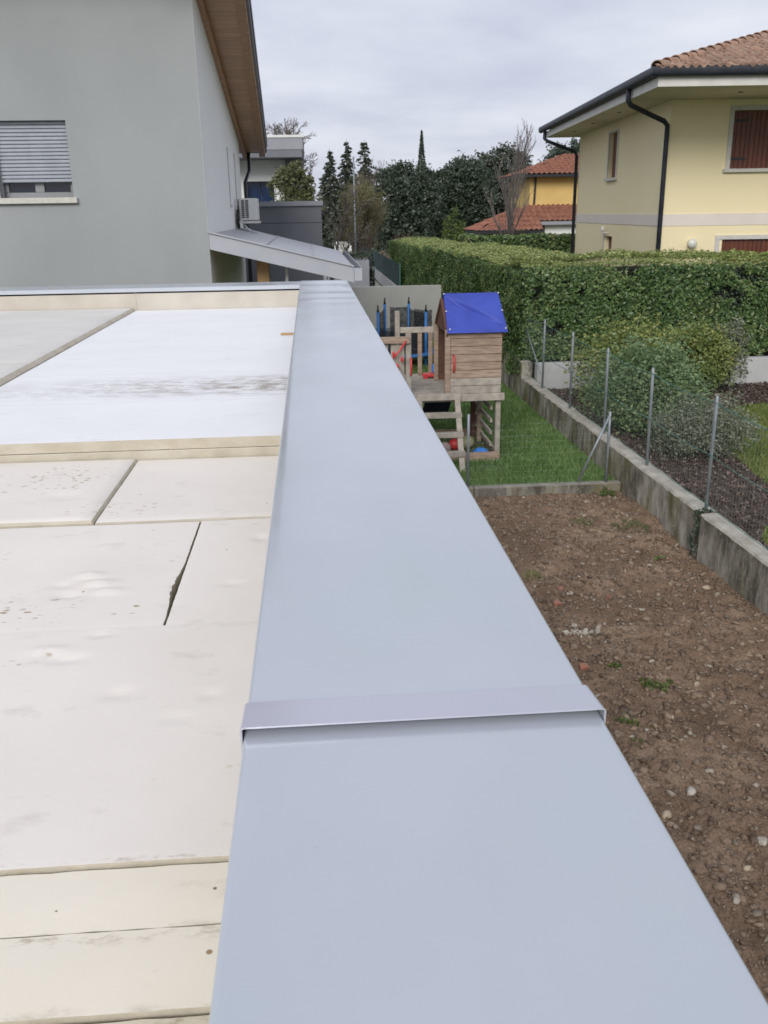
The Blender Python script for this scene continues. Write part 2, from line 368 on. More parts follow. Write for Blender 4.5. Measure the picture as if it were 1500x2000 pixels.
MT['blue_foam'] = M('blue_foam_sleeve', (0.03, 0.15, 0.42), (0.045, 0.19, 0.5), 0.6, 8)
MT['black_plastic'] = M('black_plastic', (0.012, 0.013, 0.016), (0.022, 0.023, 0.026), 0.5, 8)
MT['navy'] = M('navy_fabric', (0.008, 0.010, 0.022), (0.014, 0.016, 0.032), 0.8, 8)
MT['red_plastic'] = M('red_plastic', (0.55, 0.035, 0.04), (0.62, 0.06, 0.06), 0.4, 8)
MT['blue_plastic'] = M('bright_blue_plastic', (0.03, 0.18, 0.62), (0.05, 0.24, 0.7), 0.35, 8)
MT['ball_grey'] = M('faded_ball', (0.34, 0.25, 0.24), (0.42, 0.33, 0.31), 0.5, 8)
MT['ball_tan'] = M('tan_ball', (0.28, 0.27, 0.15), (0.36, 0.34, 0.2), 0.5, 8)
MT['sand'] = M('dark_sand', (0.045, 0.04, 0.03), (0.085, 0.075, 0.055), 0.9, 10, bump=0.5)  # dark brown sand tone
MT['wall_panel'] = M('grey_cast_wall', (0.36, 0.36, 0.34), (0.42, 0.42, 0.395), 0.85, 1.6, (1, 1, 0.6))
MT['wall_pale'] = M('pale_cast_wall', (0.42, 0.42, 0.415), (0.48, 0.48, 0.47), 0.85, 3, (1, 1, 0.7))
def concrete_mat(name, k=1.0):
    mt, t, b, o = nodes_of(name)
    n = noise_node(t, 5, (1, 1, 0.8), 8, 0.6); col = ramp(t, n.outputs[0], [(0.3, (0.24*k, 0.222*k, 0.185*k)), (0.7, (0.42*k, 0.40*k, 0.345*k))]).outputs[0]
    g = t.nodes.new('ShaderNodeNewGeometry')
    s = noise_node(t, 3.2, (1.3, 1.0, 0.42), 9, 0.72); st = ramp(t, s.outputs[0], [(0.43, (0, 0, 0)), (0.60, (0.88,)*3)])
    sn = t.nodes.new('ShaderNodeSeparateXYZ'); t.links.new(g.outputs['Normal'], sn.inputs[0])
    vf = t.nodes.new('ShaderNodeMapRange'); vf.inputs[1].default_value = 0.6; vf.inputs[2].default_value = 0.2; t.links.new(sn.outputs[2], vf.inputs[0])
    m1 = mixc(t, 1.0, st.outputs[0], vf.outputs[0], 'MULTIPLY')
    col = mixc(t, m1, col, (0.075, 0.068, 0.052))
    ms = noise_node(t, 2.3, (1, 1, 0.35), 7, 0.65, (4, 2, 1)); mr = ramp(t, ms.outputs[0], [(0.50, (0, 0, 0)), (0.64, (0.8,)*3)])
    m2 = mixc(t, 1.0, mr.outputs[0], vf.outputs[0], 'MULTIPLY')
    col = mixc(t, m2, col, (0.17, 0.15, 0.055))
    lc = noise_node(t, 26, detail=4); lr = ramp(t, lc.outputs[0], [(0.63, (0, 0, 0)), (0.70, (0.6,)*3)])
    col = mixc(t, lr.outputs[0], col, (0.42*k, 0.40*k, 0.34*k))
    t.links.new(col, b.inputs['Base Color']); b.inputs['Roughness'].default_value = 0.9; b.inputs['Specular IOR Level'].default_value = 0.2
    n3 = noise_node(t, 40, detail=6); bumpn(t, b, n3.outputs[0], 0.5, 0.01)
    return mt
MT['concrete'] = concrete_mat('stained_concrete', 1.25)
MT['kerb'] = concrete_mat('mossy_kerb_concrete', 0.85)
MT['cap'] = M('wall_cap_mortar', (0.46, 0.44, 0.38), (0.60, 0.585, 0.52), 0.9, 7, bump=0.4, bscale=50)
def dirt_mat():
    mt, t, b, o = nodes_of('bare_earth')
    n = noise_node(t, 1.6, detail=9, rough=0.65); c = ramp(t, n.outputs[0], [(0.30, (0.145, 0.102, 0.070)), (0.5, (0.245, 0.175, 0.122)), (0.68, (0.36, 0.275, 0.20))]).outputs[0]
    n2 = noise_node(t, 55, detail=5, rough=0.7); c2 = ramp(t, n2.outputs[0], [(0.30, (0.55, 0.52, 0.5)), (0.65, (1.25, 1.2, 1.15))]).outputs[0]
    c = mixc(t, 1.0, c, c2, 'MULTIPLY')
    t.links.new(c, b.inputs['Base Color']); b.inputs['Roughness'].default_value = 0.95; b.inputs['Specular IOR Level'].default_value = 0.15
    bumpn(t, b, n2.outputs[0], 0.8, 0.02); return mt
MT['dirt'] = dirt_mat()
MT['lawn_base'] = M('lawn_soil', (0.055, 0.10, 0.026), (0.10, 0.165, 0.045), 0.9, 8, bump=0.6, bscale=60, bdist=0.02)
MT['ground'] = M('far_ground', (0.05, 0.075, 0.025), (0.11, 0.12, 0.05), 0.95, 0.4)
MT['mulch'] = M('mulch_soil', (0.055, 0.042, 0.035), (0.11, 0.086, 0.072), 0.95, 14, bump=0.8, bscale=70, bdist=0.02)
MT['leaf_litter'] = M('leaf_litter', (0.14, 0.085, 0.045), (0.22, 0.145, 0.08), 0.95, 2)
MT['gravel_path'] = M('pale_gravel', (0.32, 0.31, 0.29), (0.42, 0.41, 0.38), 0.95, 6)
def islandmat(name, stops, rough=0.85):
    mt, t, b, o = nodes_of(name); g = t.nodes.new('ShaderNodeNewGeometry')
    r = ramp(t, g.outputs['Random Per Island'], stops)
    n = noise_node(t, 60, detail=4); c = ramp(t, n.outputs[0], [(0.3, (0.75,)*3), (0.7, (1.1,)*3)])
    t.links.new(mixc(t, 1.0, r.outputs[0], c.outputs[0], 'MULTIPLY'), b.inputs['Base Color']); b.inputs['Roughness'].default_value = rough
    b.inputs['Specular IOR Level'].default_value = 0.2
    return mt
MT['pebble'] = islandmat('mixed_pebbles', [(0, (0.15, 0.11, 0.085)), (0.5, (0.24, 0.19, 0.145)), (0.85, (0.34, 0.285, 0.225)), (1, (0.48, 0.43, 0.36))])
MT['clod'] = islandmat('earth_clods', [(0, (0.14, 0.098, 0.068)), (0.6, (0.235, 0.168, 0.118)), (1, (0.33, 0.25, 0.18))], 0.95)
MT['bark_chip'] = islandmat('bark_chips', [(0, (0.05, 0.036, 0.03)), (0.6, (0.125, 0.092, 0.077)), (1, (0.24, 0.19, 0.16))], 0.95)
MT['white_stone'] = M('pale_rubble', (0.36, 0.32, 0.26), (0.56, 0.52, 0.45), 0.9, 14, bump=0.5, bscale=50)
MT['tan_stone'] = M('tan_stone', (0.36, 0.29, 0.20), (0.50, 0.42, 0.31), 0.9, 14, bump=0.3, bscale=50)
MT['shard'] = M('brick_shard', (0.34, 0.13, 0.085), (0.42, 0.18, 0.125), 0.9, 14)
MT['grass'] = leafmat('grass_blades', [(0.05, (0.085, 0.165, 0.042)), (0.5, (0.16, 0.275, 0.08)), (0.95, (0.27, 0.37, 0.14))], 0.6, 0.3)
MT['grass2'] = leafmat('grass_blades_yellowed', [(0.05, (0.11, 0.155, 0.032)), (0.5, (0.19, 0.235, 0.05)), (0.95, (0.28, 0.29, 0.09))], 0.6, 0.3)
MT['hedge'] = leafmat('laurel_leaf', [(0.0, (0.034, 0.076, 0.026)), (0.35, (0.082, 0.158, 0.050)), (0.68, (0.168, 0.252, 0.082)), (0.90, (0.26, 0.31, 0.12)), (0.99, (0.48, 0.43, 0.26))], 0.38)
MT['hedge_core'] = M('hedge_shade_core', (0.012, 0.018, 0.008), (0.03, 0.034, 0.016), 0.95, 20)  # near-black solid fill, shade between the leaves put into its colour
MT['hedge_top'] = leafmat('laurel_top_leaf', [(0.0, (0.18, 0.25, 0.075)), (0.5, (0.32, 0.385, 0.125)), (0.95, (0.47, 0.49, 0.20))], 0.4)  # yellower, lighter leaf for the hedge top
MT['dark_leaf'] = leafmat('dark_evergreen_leaf', [(0.0, (0.040, 0.062, 0.045)), (0.5, (0.078, 0.108, 0.075)), (0.95, (0.14, 0.17, 0.115))], 0.4)  # lightened and greyed in colour to suggest haze on far trees
MT['hazy_grey_leaf'] = leafmat('hazy_grey_evergreen_leaf', [(0.0, (0.045, 0.060, 0.044)), (0.5, (0.090, 0.112, 0.080)), (0.95, (0.165, 0.18, 0.135))], 0.5)  # distance haze on spruces and far crowns put into the leaf colour
MT['shrub_leaf'] = leafmat('green_shrub_leaf', [(0.0, (0.070, 0.13, 0.06)), (0.5, (0.165, 0.255, 0.115)), (0.95, (0.30, 0.38, 0.19))], 0.45)
MT['yellow_leaf'] = leafmat('spotted_yellow_leaf', [(0.0, (0.10, 0.16, 0.05)), (0.5, (0.22, 0.285, 0.09)), (0.85, (0.36, 0.37, 0.11)), (0.98, (0.52, 0.42, 0.10))], 0.45)
MT['silver_leaf'] = leafmat('grey_green_leaf', [(0.0, (0.11, 0.13, 0.09)), (0.5, (0.20, 0.225, 0.155)), (0.95, (0.32, 0.335, 0.24))], 0.6)
MT['olive_leaf'] = leafmat('olive_bush_leaf', [(0.0, (0.055, 0.068, 0.025)), (0.5, (0.14, 0.155, 0.065)), (0.95, (0.25, 0.26, 0.12))], 0.5)
MT['spring_leaf'] = leafmat('fresh_green_leaf', [(0.0, (0.05, 0.09, 0.02)), (0.5, (0.11, 0.165, 0.04)), (0.95, (0.2, 0.25, 0.07))], 0.5)
MT['bud'] = leafmat('bud_haze', [(0.0, (0.12, 0.115, 0.045)), (0.5, (0.20, 0.195, 0.085)), (0.95, (0.29, 0.28, 0.13))], 0.7)
MT['bark'] = M('bark', (0.045, 0.034, 0.027), (0.10, 0.08, 0.062), 0.95, 12, (3, 3, 0.6))
MT['twig'] = M('bare_twig', (0.10, 0.075, 0.062), (0.17, 0.135, 0.11), 0.95, 6)
MT['twig_grey'] = M('grey_bare_twig', (0.11, 0.095, 0.088), (0.17, 0.15, 0.138), 0.95, 6)
def net_mat(name, col, alpha):
    mt, t, b, o = nodes_of(name); b.inputs['Base Color'].default_value = (*col, 1); b.inputs['Roughness'].default_value = 0.8
    tr = t.nodes.new('ShaderNodeBsdfTransparent'); ms = t.nodes.new('ShaderNodeMixShader')
    n = noise_node(t, 14, detail=2); r = ramp(t, n.outputs[0], [(0.35, (alpha-0.12,)*3), (0.65, (alpha+0.12,)*3)])
    t.links.new(r.outputs[0], ms.inputs[0]); t.links.new(tr.outputs[0], ms.inputs[1]); t.links.new(b.outputs[0], ms.inputs[2]); t.links.new(ms.outputs[0], o.inputs[0]); return mt
MT['black_net'] = net_mat('black_safety_net', (0.012, 0.014, 0.02), 0.78)
MT['green_net'] = net_mat('dark_green_windbreak_net', (0.012, 0.05, 0.052), 0.9)
# ------------------------------------------------------------------ vegetation helpers
def leaf_arrays(C, size, r, up_bias=0.25, aspect=0.5, nrm=None):
    n = len(C)
    a = r.normal(size=(n, 3)); a[:, 2] *= 0.7; a /= np.linalg.norm(a, axis=1)[:, None]
    b = r.normal(size=(n, 3))
    if nrm is not None:
        # leaves lie roughly across the outward direction
        a = a - nrm*(np.sum(a*nrm, axis=1)*0.75)[:, None]; a /= np.linalg.norm(a, axis=1)[:, None]
        b = np.cross(nrm + 0.55*r.normal(size=(n, 3)), a)
    else:
        b = np.cross(a, b)
    b /= (np.linalg.norm(b, axis=1)[:, None]+1e-9)
    c = np.cross(a, b)
    s = size*(0.65+0.7*r.random((n, 1)))
    V = np.empty((n, 4, 3), dtype=np.float32)
    V[:, 0] = C-a*s*0.5; V[:, 1] = C+b*s*aspect*0.5+c*s*0.08; V[:, 2] = C+a*s*0.5; V[:, 3] = C-b*s*aspect*0.5+c*s*0.08
    F = np.arange(n*4, dtype=np.int32).reshape(n, 4)
    return V.reshape(-1, 3), F

def crown_points(blobs, n, r, clump=45, shell=0.55, spread=0.16):
    P = []; Nn = []
    vol = np.array([b[3]*b[4]*b[5] for b in blobs]); vol = vol/vol.sum()
    for b, v in zip(blobs, vol):
        k = max(3, int(n*v/clump))
        d = r.normal(size=(k, 3)); d /= np.linalg.norm(d, axis=1)[:, None]
        rr = shell+(1-shell)*r.random(k)**0.6
        rr *= 0.86+0.28*r.random(k)
        cc = d*rr[:, None]
        q = np.repeat(cc, clump, axis=0)+r.normal(size=(k*clump, 3))*spread
        P.append(q*np.array(b[3:6])+np.array(b[:3]))
        nn = q/(np.linalg.norm(q, axis=1)[:, None]+1e-6); Nn.append(nn)
    return np.concatenate(P), np.concatenate(Nn)

def foliage(name, blobs, n, size, mat, parent, seed, aspect=0.5, clump=45, shell=0.55, spread=0.16):
    r = np.random.default_rng(seed)
    C, nn = crown_points(blobs, n, r, clump, shell, spread)
    C = C[C[:, 2] > 0.02] if True else C
    V, F = leaf_arrays(C, size, r, aspect=aspect)
    V = V - np.array(ORG[parent.name], dtype=np.float32)
    return place(name, newmesh(name, V, F, mat), parent)

def limbs(base, tips, r0, mat, parent, name='trunk', seed=1, n=6):
    r = random.Random(seed); mb = MB(); base = Vector(base)
    fork = base.lerp(Vector((sum(t[0] for t in tips)/len(tips), sum(t[1] for t in tips)/len(tips), sum(t[2] for t in tips)/len(tips))), 0.45)
    mb.tube([base, base.lerp(fork, 0.5)+Vector((r.uniform(-.05, .05), r.uniform(-.05, .05), 0)), fork], [r0, r0*0.85, r0*0.7], n)
    for t in tips:
        t = Vector(t); md = fork.lerp(t, 0.5)+Vector((r.uniform(-.1, .1), r.uniform(-.1, .1), r.uniform(0, .15)))
        mb.tube([fork, md, t], [r0*0.6, r0*0.38, r0*0.12], 5)
    return mb.build(name, mat, parent, smooth=True)

def leafy_tree(name, label, cat, base, blobs, n, size, mat, r0=0.12, seed=1, group=None, aspect=0.5, bark='bark', **k):
    t = thing(name, label, cat, base, 0, group)
    limbs(base, [b[:3] for b in blobs], r0, MT[bark], t, 'trunk', seed)
    foliage('crown', blobs, n, size, MT[mat], t, seed, aspect, **k)
    return t

def bare_tree(name, label, base, h, r0, levels, kids, ang, upr, mat, seed, group=None, first=0.25, lenk=0.62, lean=(0, 0), n=4, rmin=0.004, buds=None, wid=1.0):
    R = random.Random(seed); t = thing(name, label, 'tree', base, 0, group)
    trunk = MB(); br = MB(); tips = []
    def grow(p, d, ln, r, lv):
        mb = trunk if lv == 0 else br
        nseg = 4 if lv < 2 else 3
        P = [p]; q = p.copy(); dd = d.copy(); RR = [r]
        for i in range(nseg):
            dd = (dd+Vector((R.gauss(0, .1), R.gauss(0, .1), R.gauss(0.03, .06)+upr*0.12))).normalized()
            q = q+dd*ln/nseg; P.append(q.copy()); RR.append(max(rmin, r*(1-0.72*(i+1)/nseg)))
        mb.tube(P, RR, 6 if lv == 0 else (n if lv < 3 else 3), cap=False)
        if lv >= levels:
            tips.append(q.copy()); return
        kk = kids[min(lv, len(kids)-1)]
        for c in range(kk):
            f = first+(1-first)*(c+R.random()*0.8)/kk if lv == 0 else 0.2+0.8*(c+R.random())/kk
            f = min(f, 0.99); i = min(int(f*nseg), nseg-1); pp = P[i].lerp(P[i+1], f*nseg-i)
            a = R.uniform(0, 2*math.pi); an = rad(ang)*R.uniform(0.6, 1.25)
            ax = (P[i+1]-P[i]).normalized(); s = ax.orthogonal().normalized(); s.rotate(Matrix.Rotation(a, 3, ax))
            nd = (ax*math.cos(an)+s*math.sin(an)*wid+Vector((0, 0, upr*0.35))).normalized()
            grow(pp, nd, ln*lenk*R.uniform(0.7, 1.15)*(1.15-0.5*f), max(rmin, r*0.55*(1.1-0.6*f)), lv+1)
    grow(Vector(base), Vector((lean[0], lean[1], 1)).normalized(), h*0.62, r0, 0)
    trunk.build('trunk', MT[mat], t, smooth=True)
    br.build('branches', MT[mat], t)
    if buds and tips:
        r = np.random.default_rng(seed); C = np.repeat(np.array([tuple(q) for q in tips]), buds[0], axis=0); C = C+r.normal(size=C.shape)*buds[2]
        V, F = leaf_arrays(C, buds[1], r); V = V-np.array(ORG[t.name], dtype=np.float32)
        place('buds', newmesh('buds', V, F, MT[buds[3]]), t)
    return t

def spruce(name, label, base, h, wd, seed, mat='dark_leaf', group=None):
    r = np.random.default_rng(seed); t = thing(name, label, 'tree', base, 0, group)
    MB().tube([base, (base[0], base[1], base[2]+h)], [wd*0.07, 0.01], 6).build('trunk', MT['bark'], t, smooth=True)
    C = []
    z = 0.12
    while z < 0.99:
        rr = wd*(1-z)**0.78*(0.7+0.5*r.random())
        nb = max(5, int(13*(1-z)+4))
        for k in range(nb):
            a = r.random()*2*math.pi; L = rr*(0.6+0.45*r.random())
            m = int(34*L/wd+10)
            s = r.random(m)**0.7
            P = np.stack([np.cos(a)*L*s, np.sin(a)*L*s, z*h+0.10*L*s-0.42*L*s**2], axis=1)+r.normal(size=(m, 3))*np.array([.10, .10, .07])*wd*0.5*(1.05-z)
            C.append(P)
        z += 0.03
    C = np.concatenate(C)+np.array(base)
    V, F = leaf_arrays(C, 0.34, r, aspect=0.42); V = V-np.array(ORG[t.name], dtype=np.float32)
    place('crown', newmesh('crown', V, F, MT[mat]), t)
    return t

def surface_leaves(name, faces, dens, size, mat, parent, seed, depth=0.12, bulge=0.08, keep=None, aspect=0.5):
    """faces: (origin, u, v, normal) rectangles; leaves scattered over them with lumpy depth"""
    r = np.random.default_rng(seed); Cs = []; Ns = []
    for o, u, v, nrm in faces:
        o, u, v, nrm = map(np.array, (o, u, v, nrm)); ar = np.linalg.norm(np.cross(u, v)); k = int(ar*dens)
        a = r.random(k); b = r.random(k); P = o+a[:, None]*u+b[:, None]*v
        lu = a*np.linalg.norm(u); lv = b*np.linalg.norm(v)
        lump = fbm(lu+seed*3.1, lv+seed*1.7, 1.3, 4, seed)*2*bulge
        P = P+nrm*(lump-depth*r.random(k)**1.6)[:, None]+r.normal(size=(k, 3))*0.02
        if keep is not None:
            g = fbm(lu+seed, lv+5, 3.4, 4, seed+9); ok = g < keep; P = P[ok]; k = len(P)
        Cs.append(P); Ns.append(np.repeat(nrm[None].astype(float), k, 0))
    C = np.concatenate(Cs); nn = np.concatenate(Ns)
    V, F = leaf_arrays(C, size*(0.75+0.5*np.random.default_rng(seed).random(len(C))**2)[:, None], r, aspect=aspect, nrm=nn)
    V = V-np.array(ORG[parent.name], dtype=np.float32)
    return place(name, newmesh(name, V, F, MT[mat]), parent)

def sheet(name, x0, x1, y0, y1, z, mat, kind='structure', label=None):
    o = MB().add([(x0, y0, z), (x1, y0, z), (x1, y1, z), (x0, y1, z)], [(0, 1, 2, 3)]).build(name, mat)
    tag(o, label, None, None, kind); return o

# ================================================================== GROUND
sheet('ground', -600, 600, -300, 1200, 0.0, MT['ground'], label='far ground of grass and earth around the gardens')
# bare earth plot between the garage and the concrete wall
def earth():
    nx, ny = 190, 430
    xs = np.linspace(0.2, 3.82, nx); ys = np.linspace(2.0, 10.62, ny); X, Y = np.meshgrid(xs, ys)
    Z = 0.065+0.05*fbm(X, Y, 0.7, 3, 3)+0.06*fbm(X, Y, 3.6, 6, 11, 0.62)
    Z += 0.10*np.clip((X-3.35)/0.45, 0, 1)**2*np.clip((8.3-Y)/2, 0, 1)*0.3
    Z = np.maximum(Z, 0.008)
    V = np.stack([X, Y, Z], -1).reshape(-1, 3)
    i = np.arange(ny-1)[:, None]*nx+np.arange(nx-1)[None]; F = np.stack([i, i+1, i+nx+1, i+nx], -1).reshape(-1, 4)
    o = place('earth_plot', newmesh('earth_plot', V, F, MT['dirt'], True)); tag(o, 'bare brown earth strip littered with pebbles below the roof edge', None, None, 'structure')
    return xs, ys, Z
EX, EY, EZ = earth()
def ez(x, y):
    i = np.clip(((np.asarray(x)-EX[0])/(EX[1]-EX[0])).astype(int), 0, len(EX)-1); j = np.clip(((np.asarray(y)-EY[0])/(EY[1]-EY[0])).astype(int), 0, len(EY)-1)
    return EZ[j, i]

bm = bmesh.new(); bmesh.ops.create_icosphere(bm, subdivisions=1, radius=1); ICO_V = np.array([v.co[:] for v in bm.verts]); ICO_F = np.array([[v.index for v in f.verts] for f in bm.faces]); bm.free()
def scatter_stones(name, n, smin, smax, power, mat, seed, flat=0.65, label=None, sink=0.25, region=None):
    r = np.random.default_rng(seed)
    x0, x1, y0, y1 = region or (0.75, 3.74, 2.3, 10.55)
    x = r.uniform(x0, x1, n); y = r.uniform(y0, y1, n)
    s = smin*(smax/smin)**(r.random(n)**power)
    base = ICO_V[None]*(1+0.28*r.normal(size=(n, 12, 1)))
    sc3 = np.stack([1+0.35*r.normal(size=n), 1+0.35*r.normal(size=n), flat*(1+0.2*r.normal(size=n))], -1).clip(0.35, 1.9)
    base = base*sc3[:, None]*s[:, None, None]*0.5
    a = r.random(n)*2*np.pi; ca, sa = np.cos(a)[:, None], np.sin(a)[:, None]
    bx = base[:, :, 0]*ca-base[:, :, 1]*sa; by = base[:, :, 0]*sa+base[:, :, 1]*ca
    z = ez(x, y)+s*flat*(0.5-sink)
    V = np.stack([bx+x[:, None], by+y[:, None], base[:, :, 2]+z[:, None]], -1).reshape(-1, 3)
    F = (ICO_F[None]+(np.arange(n)*12)[:, None, None]).reshape(-1, 3)
    o = place(name, newmesh(name, V, F, MT[mat], True)); tag(o, label, None, None, 'stuff')
    o['category'] = 'stones'
    return o
scatter_stones('pebbles', 9000, 0.007, 0.05, 3.0, 'pebble', 21, 0.7, 'small mixed pebbles scattered over the bare earth')
scatter_stones('earth_clods', 22000, 0.010, 0.06, 2.6, 'clod', 22, 0.6, 'crumbly brown clods of earth on the bare plot', 0.35)

# lawns
sheet('lawn', -1.3, 3.82, 10.72, 25.0, 0.13, MT['lawn_base'], label='green back lawn under the play tower')
def blades(name, regions, h, mat, seed, label, z0):
    r = np.random.default_rng(seed); P = []
    for x0, x1, y0, y1, d in regions:
        k = int((x1-x0)*(y1-y0)*d); q = np.stack([r.uniform(x0, x1, k), r.uniform(y0, y1, k)], -1)
        g = fbm(q[:, 0]+seed, q[:, 1], 1.8, 4, seed); P.append(q[(g+0.35*r.random(k)) > -0.12])
    P = np.concatenate(P); n = len(P); a = r.random(n)*2*np.pi; hh = h*(0.5+0.9*r.random(n)); ln = hh*r.normal(size=n)*0.6; a2 = r.random(n)*6.28
    wd = 0.006+0.006*r.random(n)
    B = np.concatenate([P, np.full((n, 1), z0)], 1)
    dx = np.stack([np.cos(a)*wd, np.sin(a)*wd, np.zeros(n)], -1)
    tip = B+np.stack([np.cos(a2)*ln, np.sin(a2)*ln, hh], -1)
    V = np.stack([B-dx, B+dx, tip], 1).reshape(-1, 3); F = np.arange(n*3).reshape(n, 3)
    o = place(name, newmesh(name, V, F, MT[mat])); tag(o, label, None, None, 'stuff'); o['category'] = 'grass'; return o
blades('grass', [(0.8, 3.72, 10.74, 14.5, 3400), (1.2, 3.72, 14.5, 19, 1800), (1.0, 3.7, 19, 24.9, 900)], 0.055, 'grass', 5, 'short green grass of the play tower lawn', 0.13)
# neighbour's garden: lawn and mulched bed
sheet('neighbour_lawn', 4.02, 16, 2.0, 16.0, 0.33, MT['lawn_base'], label='lawn of the garden behind the concrete wall')
def bed():
    pts = [(4.03, 6.0), (4.25, 8.0), (4.75, 8.75), (5.15, 9.6), (5.35, 10.9), (5.6, 12.0), (6.1, 13.2), (6.8, 14.1), (8.0, 14.35), (10.5, 14.3), (15.9, 14.3), (15.9, 15.98), (4.03, 15.98)]
    o = MB().add([(x, y, 0.345) for x, y in pts], [tuple(range(len(pts)))]).build('planting_bed', MT['mulch'])
    tag(o, 'dark mulched planting bed along the concrete wall', None, None, 'structure')
    return pts
BED = bed()
def in_bed(x, y):
    ins = np.zeros(len(x), bool); n = len(BED); j = n-1
    for i in range(n):
        xi, yi = BED[i]; xj, yj = BED[j]
        c = ((yi > y) != (yj > y)) & (x < (xj-xi)*(y-yi)/(yj-yi+1e-9)+xi); ins ^= c; j = i
    return ins
def chips():
    r = np.random.default_rng(31); n = 26000
    x = np.concatenate([r.uniform(4.05, 7.0, n*3//4), r.uniform(5, 9.5, n//4)]); y = np.concatenate([r.uniform(6.2, 15.9, n*3//4), r.uniform(14.2, 15.9, n//4)])
    ok = in_bed(x, y); x, y = x[ok], y[ok]; C = np.stack([x, y, 0.352+0.03*r.random(len(x))], -1)
    V, F = leaf_arrays(C, 0.055, r, aspect=0.45)
    o = place('bark_mulch', newmesh('bark_mulch', V, F, MT['bark_chip'])); tag(o, 'brown bark and dead leaf mulch in the planting bed', None, None, 'stuff'); o['category'] = 'mulch'
chips()
def nlawn():
    r = np.random.default_rng(33); n = 60000
    x = r.uniform(4.1, 9.8, n); y = r.uniform(6.6, 14.4, n); ok = ~in_bed(x, y); x, y = x[ok], y[ok]; n = len(x)
    a = r.random(n)*6.28; hh = 0.03+0.04*r.random(n); B = np.stack([x, y, np.full(n, 0.33)], -1); dx = np.stack([np.cos(a), np.sin(a), 0*a], -1)*0.008
    tip = B+np.stack([hh*r.normal(size=n)*0.7, hh*r.normal(size=n)*0.7, hh], -1)
    o = place('neighbour_grass', newmesh('neighbour_grass', np.stack([B-dx, B+dx, tip], 1).reshape(-1, 3), np.arange(n*3).reshape(n, 3), MT['grass2']))
    tag(o, 'yellowish short grass of the lawn behind the wire fence', None, None, 'stuff'); o['category'] = 'grass'
nlawn()
sheet('house_yard', 4.6, 40, 16.2, 60, 0.30, MT['ground'], label='ground around the yellow house')
sheet('leaf_covered_ground', 2.6, 9, 58, 88, 0.02, MT['leaf_litter'], label='brown leaf covered ground far behind the hedge')
sheet('gravel_path', 0.6, 3.4, 26, 57.5, 0.015, MT['gravel_path'], label='pale path leading away behind the grey wall')

# ================================================================== GARAGE with metal coping
ZT = 2.8667
g = thing('flat_roof_garage', 'flat roofed garage under construction with bluish grey metal parapet coping', 'garage', (-3.0, 3.5, 0))
MB().box(-6, 0.27, -1.5, 7.9, 0, 2.55).build('wall', MT['garage_wall'], g)
pw = MB().box(-0.05, 0.275, -1.5, 7.5, 2.551, ZT-0.03).box(-6, 0.275, 7.58, 7.9, 2.551, ZT-0.03)
pw.build('parapet_wall', MT['garage_wall'], g)
for x0, x1 in ((-6.0, -1.393), (-1.392, -0.06)):
    MB().box(x0, x1, 7.535, 7.575, 2.6, ZT-0.032).build('parapet_board', MT['lining'], g, bevel=0.0012)
def coping_run(name, y0, y1, zt, xl, xr, drop, label, wave=False, r=0.006):
    prof = [(xl, zt-drop)]
    for k in range(5): a = math.pi-k*math.pi/8; prof.append((xl+r+r*math.cos(a), zt-r+r*math.sin(a)))
    for x in np.linspace(xl+r, xr-r, 25)[1:-1]: prof.append((x, zt))
    for k in range(5): a = math.pi/2-k*math.pi/8; prof.append((xr-r+r*math.cos(a), zt-r+r*math.sin(a)))
    prof.append((xr, zt-drop))
    n = len(prof); ny = max(2, int((y1-y0)/0.03)); ys = np.linspace(y0, y1, ny)
    V = np.zeros((ny, n, 3)); 
    for i, (x, z) in enumerate(prof): V[:, i, 0] = x; V[:, i, 2] = z
    V[:, :, 1] = ys[:, None]
    if wave:
        X = V[:, :, 0]; Y = V[:, :, 1]; u = (X-xl)/(xr-xl); inn = np.sin(np.pi*np.clip(u, 0, 1))**0.7
        top = (V[:, :, 2] > zt-0.0005)
        far = np.clip((Y-5.2)/1.6, 0, 1)**1.3
        rip = 0.0055*np.sin(Y*11.5+1.2*np.sin(Y*3.1)+X*1.6)*far*(0.35+0.65*u)
        can = 0.0022*fbm(X*0.8, Y, 1.1, 3, 5)
        V[:, :, 2] += np.where(top, (rip+can)*inn, 0)
    i = np.arange(ny-1)[:, None]*n+np.arange(n-1)[None]; F = np.stack([i, i+1, i+n+1, i+n], -1).reshape(-1, 4)
    V = V.reshape(-1, 3)-np.array(ORG[g.name])
    o = place(name, newmesh(name, V, F, MT['coping'], True), g); tag(o, label)
    return o
XL, XR = -0.092, 0.305
coping_run('coping_sheet', -1.4, 0.905, ZT-0.0015, XL, XR, 0.06, 'near length of coping')
coping_run('coping_sheet', 0.90, 7.955, ZT, XL, XR, 0.06, 'long length of coping rippled at its far end', True)
# cross run at the far end (overlaps under the long run at the corner)
def cross_run():
    mb = MB(); z = ZT-0.003
    prof = [(7.535, z-0.042), (7.535, z-0.005), (7.538, z-0.0015), (7.542, z), (7.948, z), (7.952, z-0.003), (7.952, z-0.05)]
    for k, x in enumerate((-6.1, XL+0.012)):
        for y, zz in prof: mb.V.append((x, y, zz))
    n = len(prof)
    for i in range(n-1): mb.F.append((i, i+1, n+i+1, n+i)[::-1])
    o = mb.build('coping_sheet', MT['coping'], g); tag(o, 'far cross length of coping in front of the grey house'); return o
cross_run()
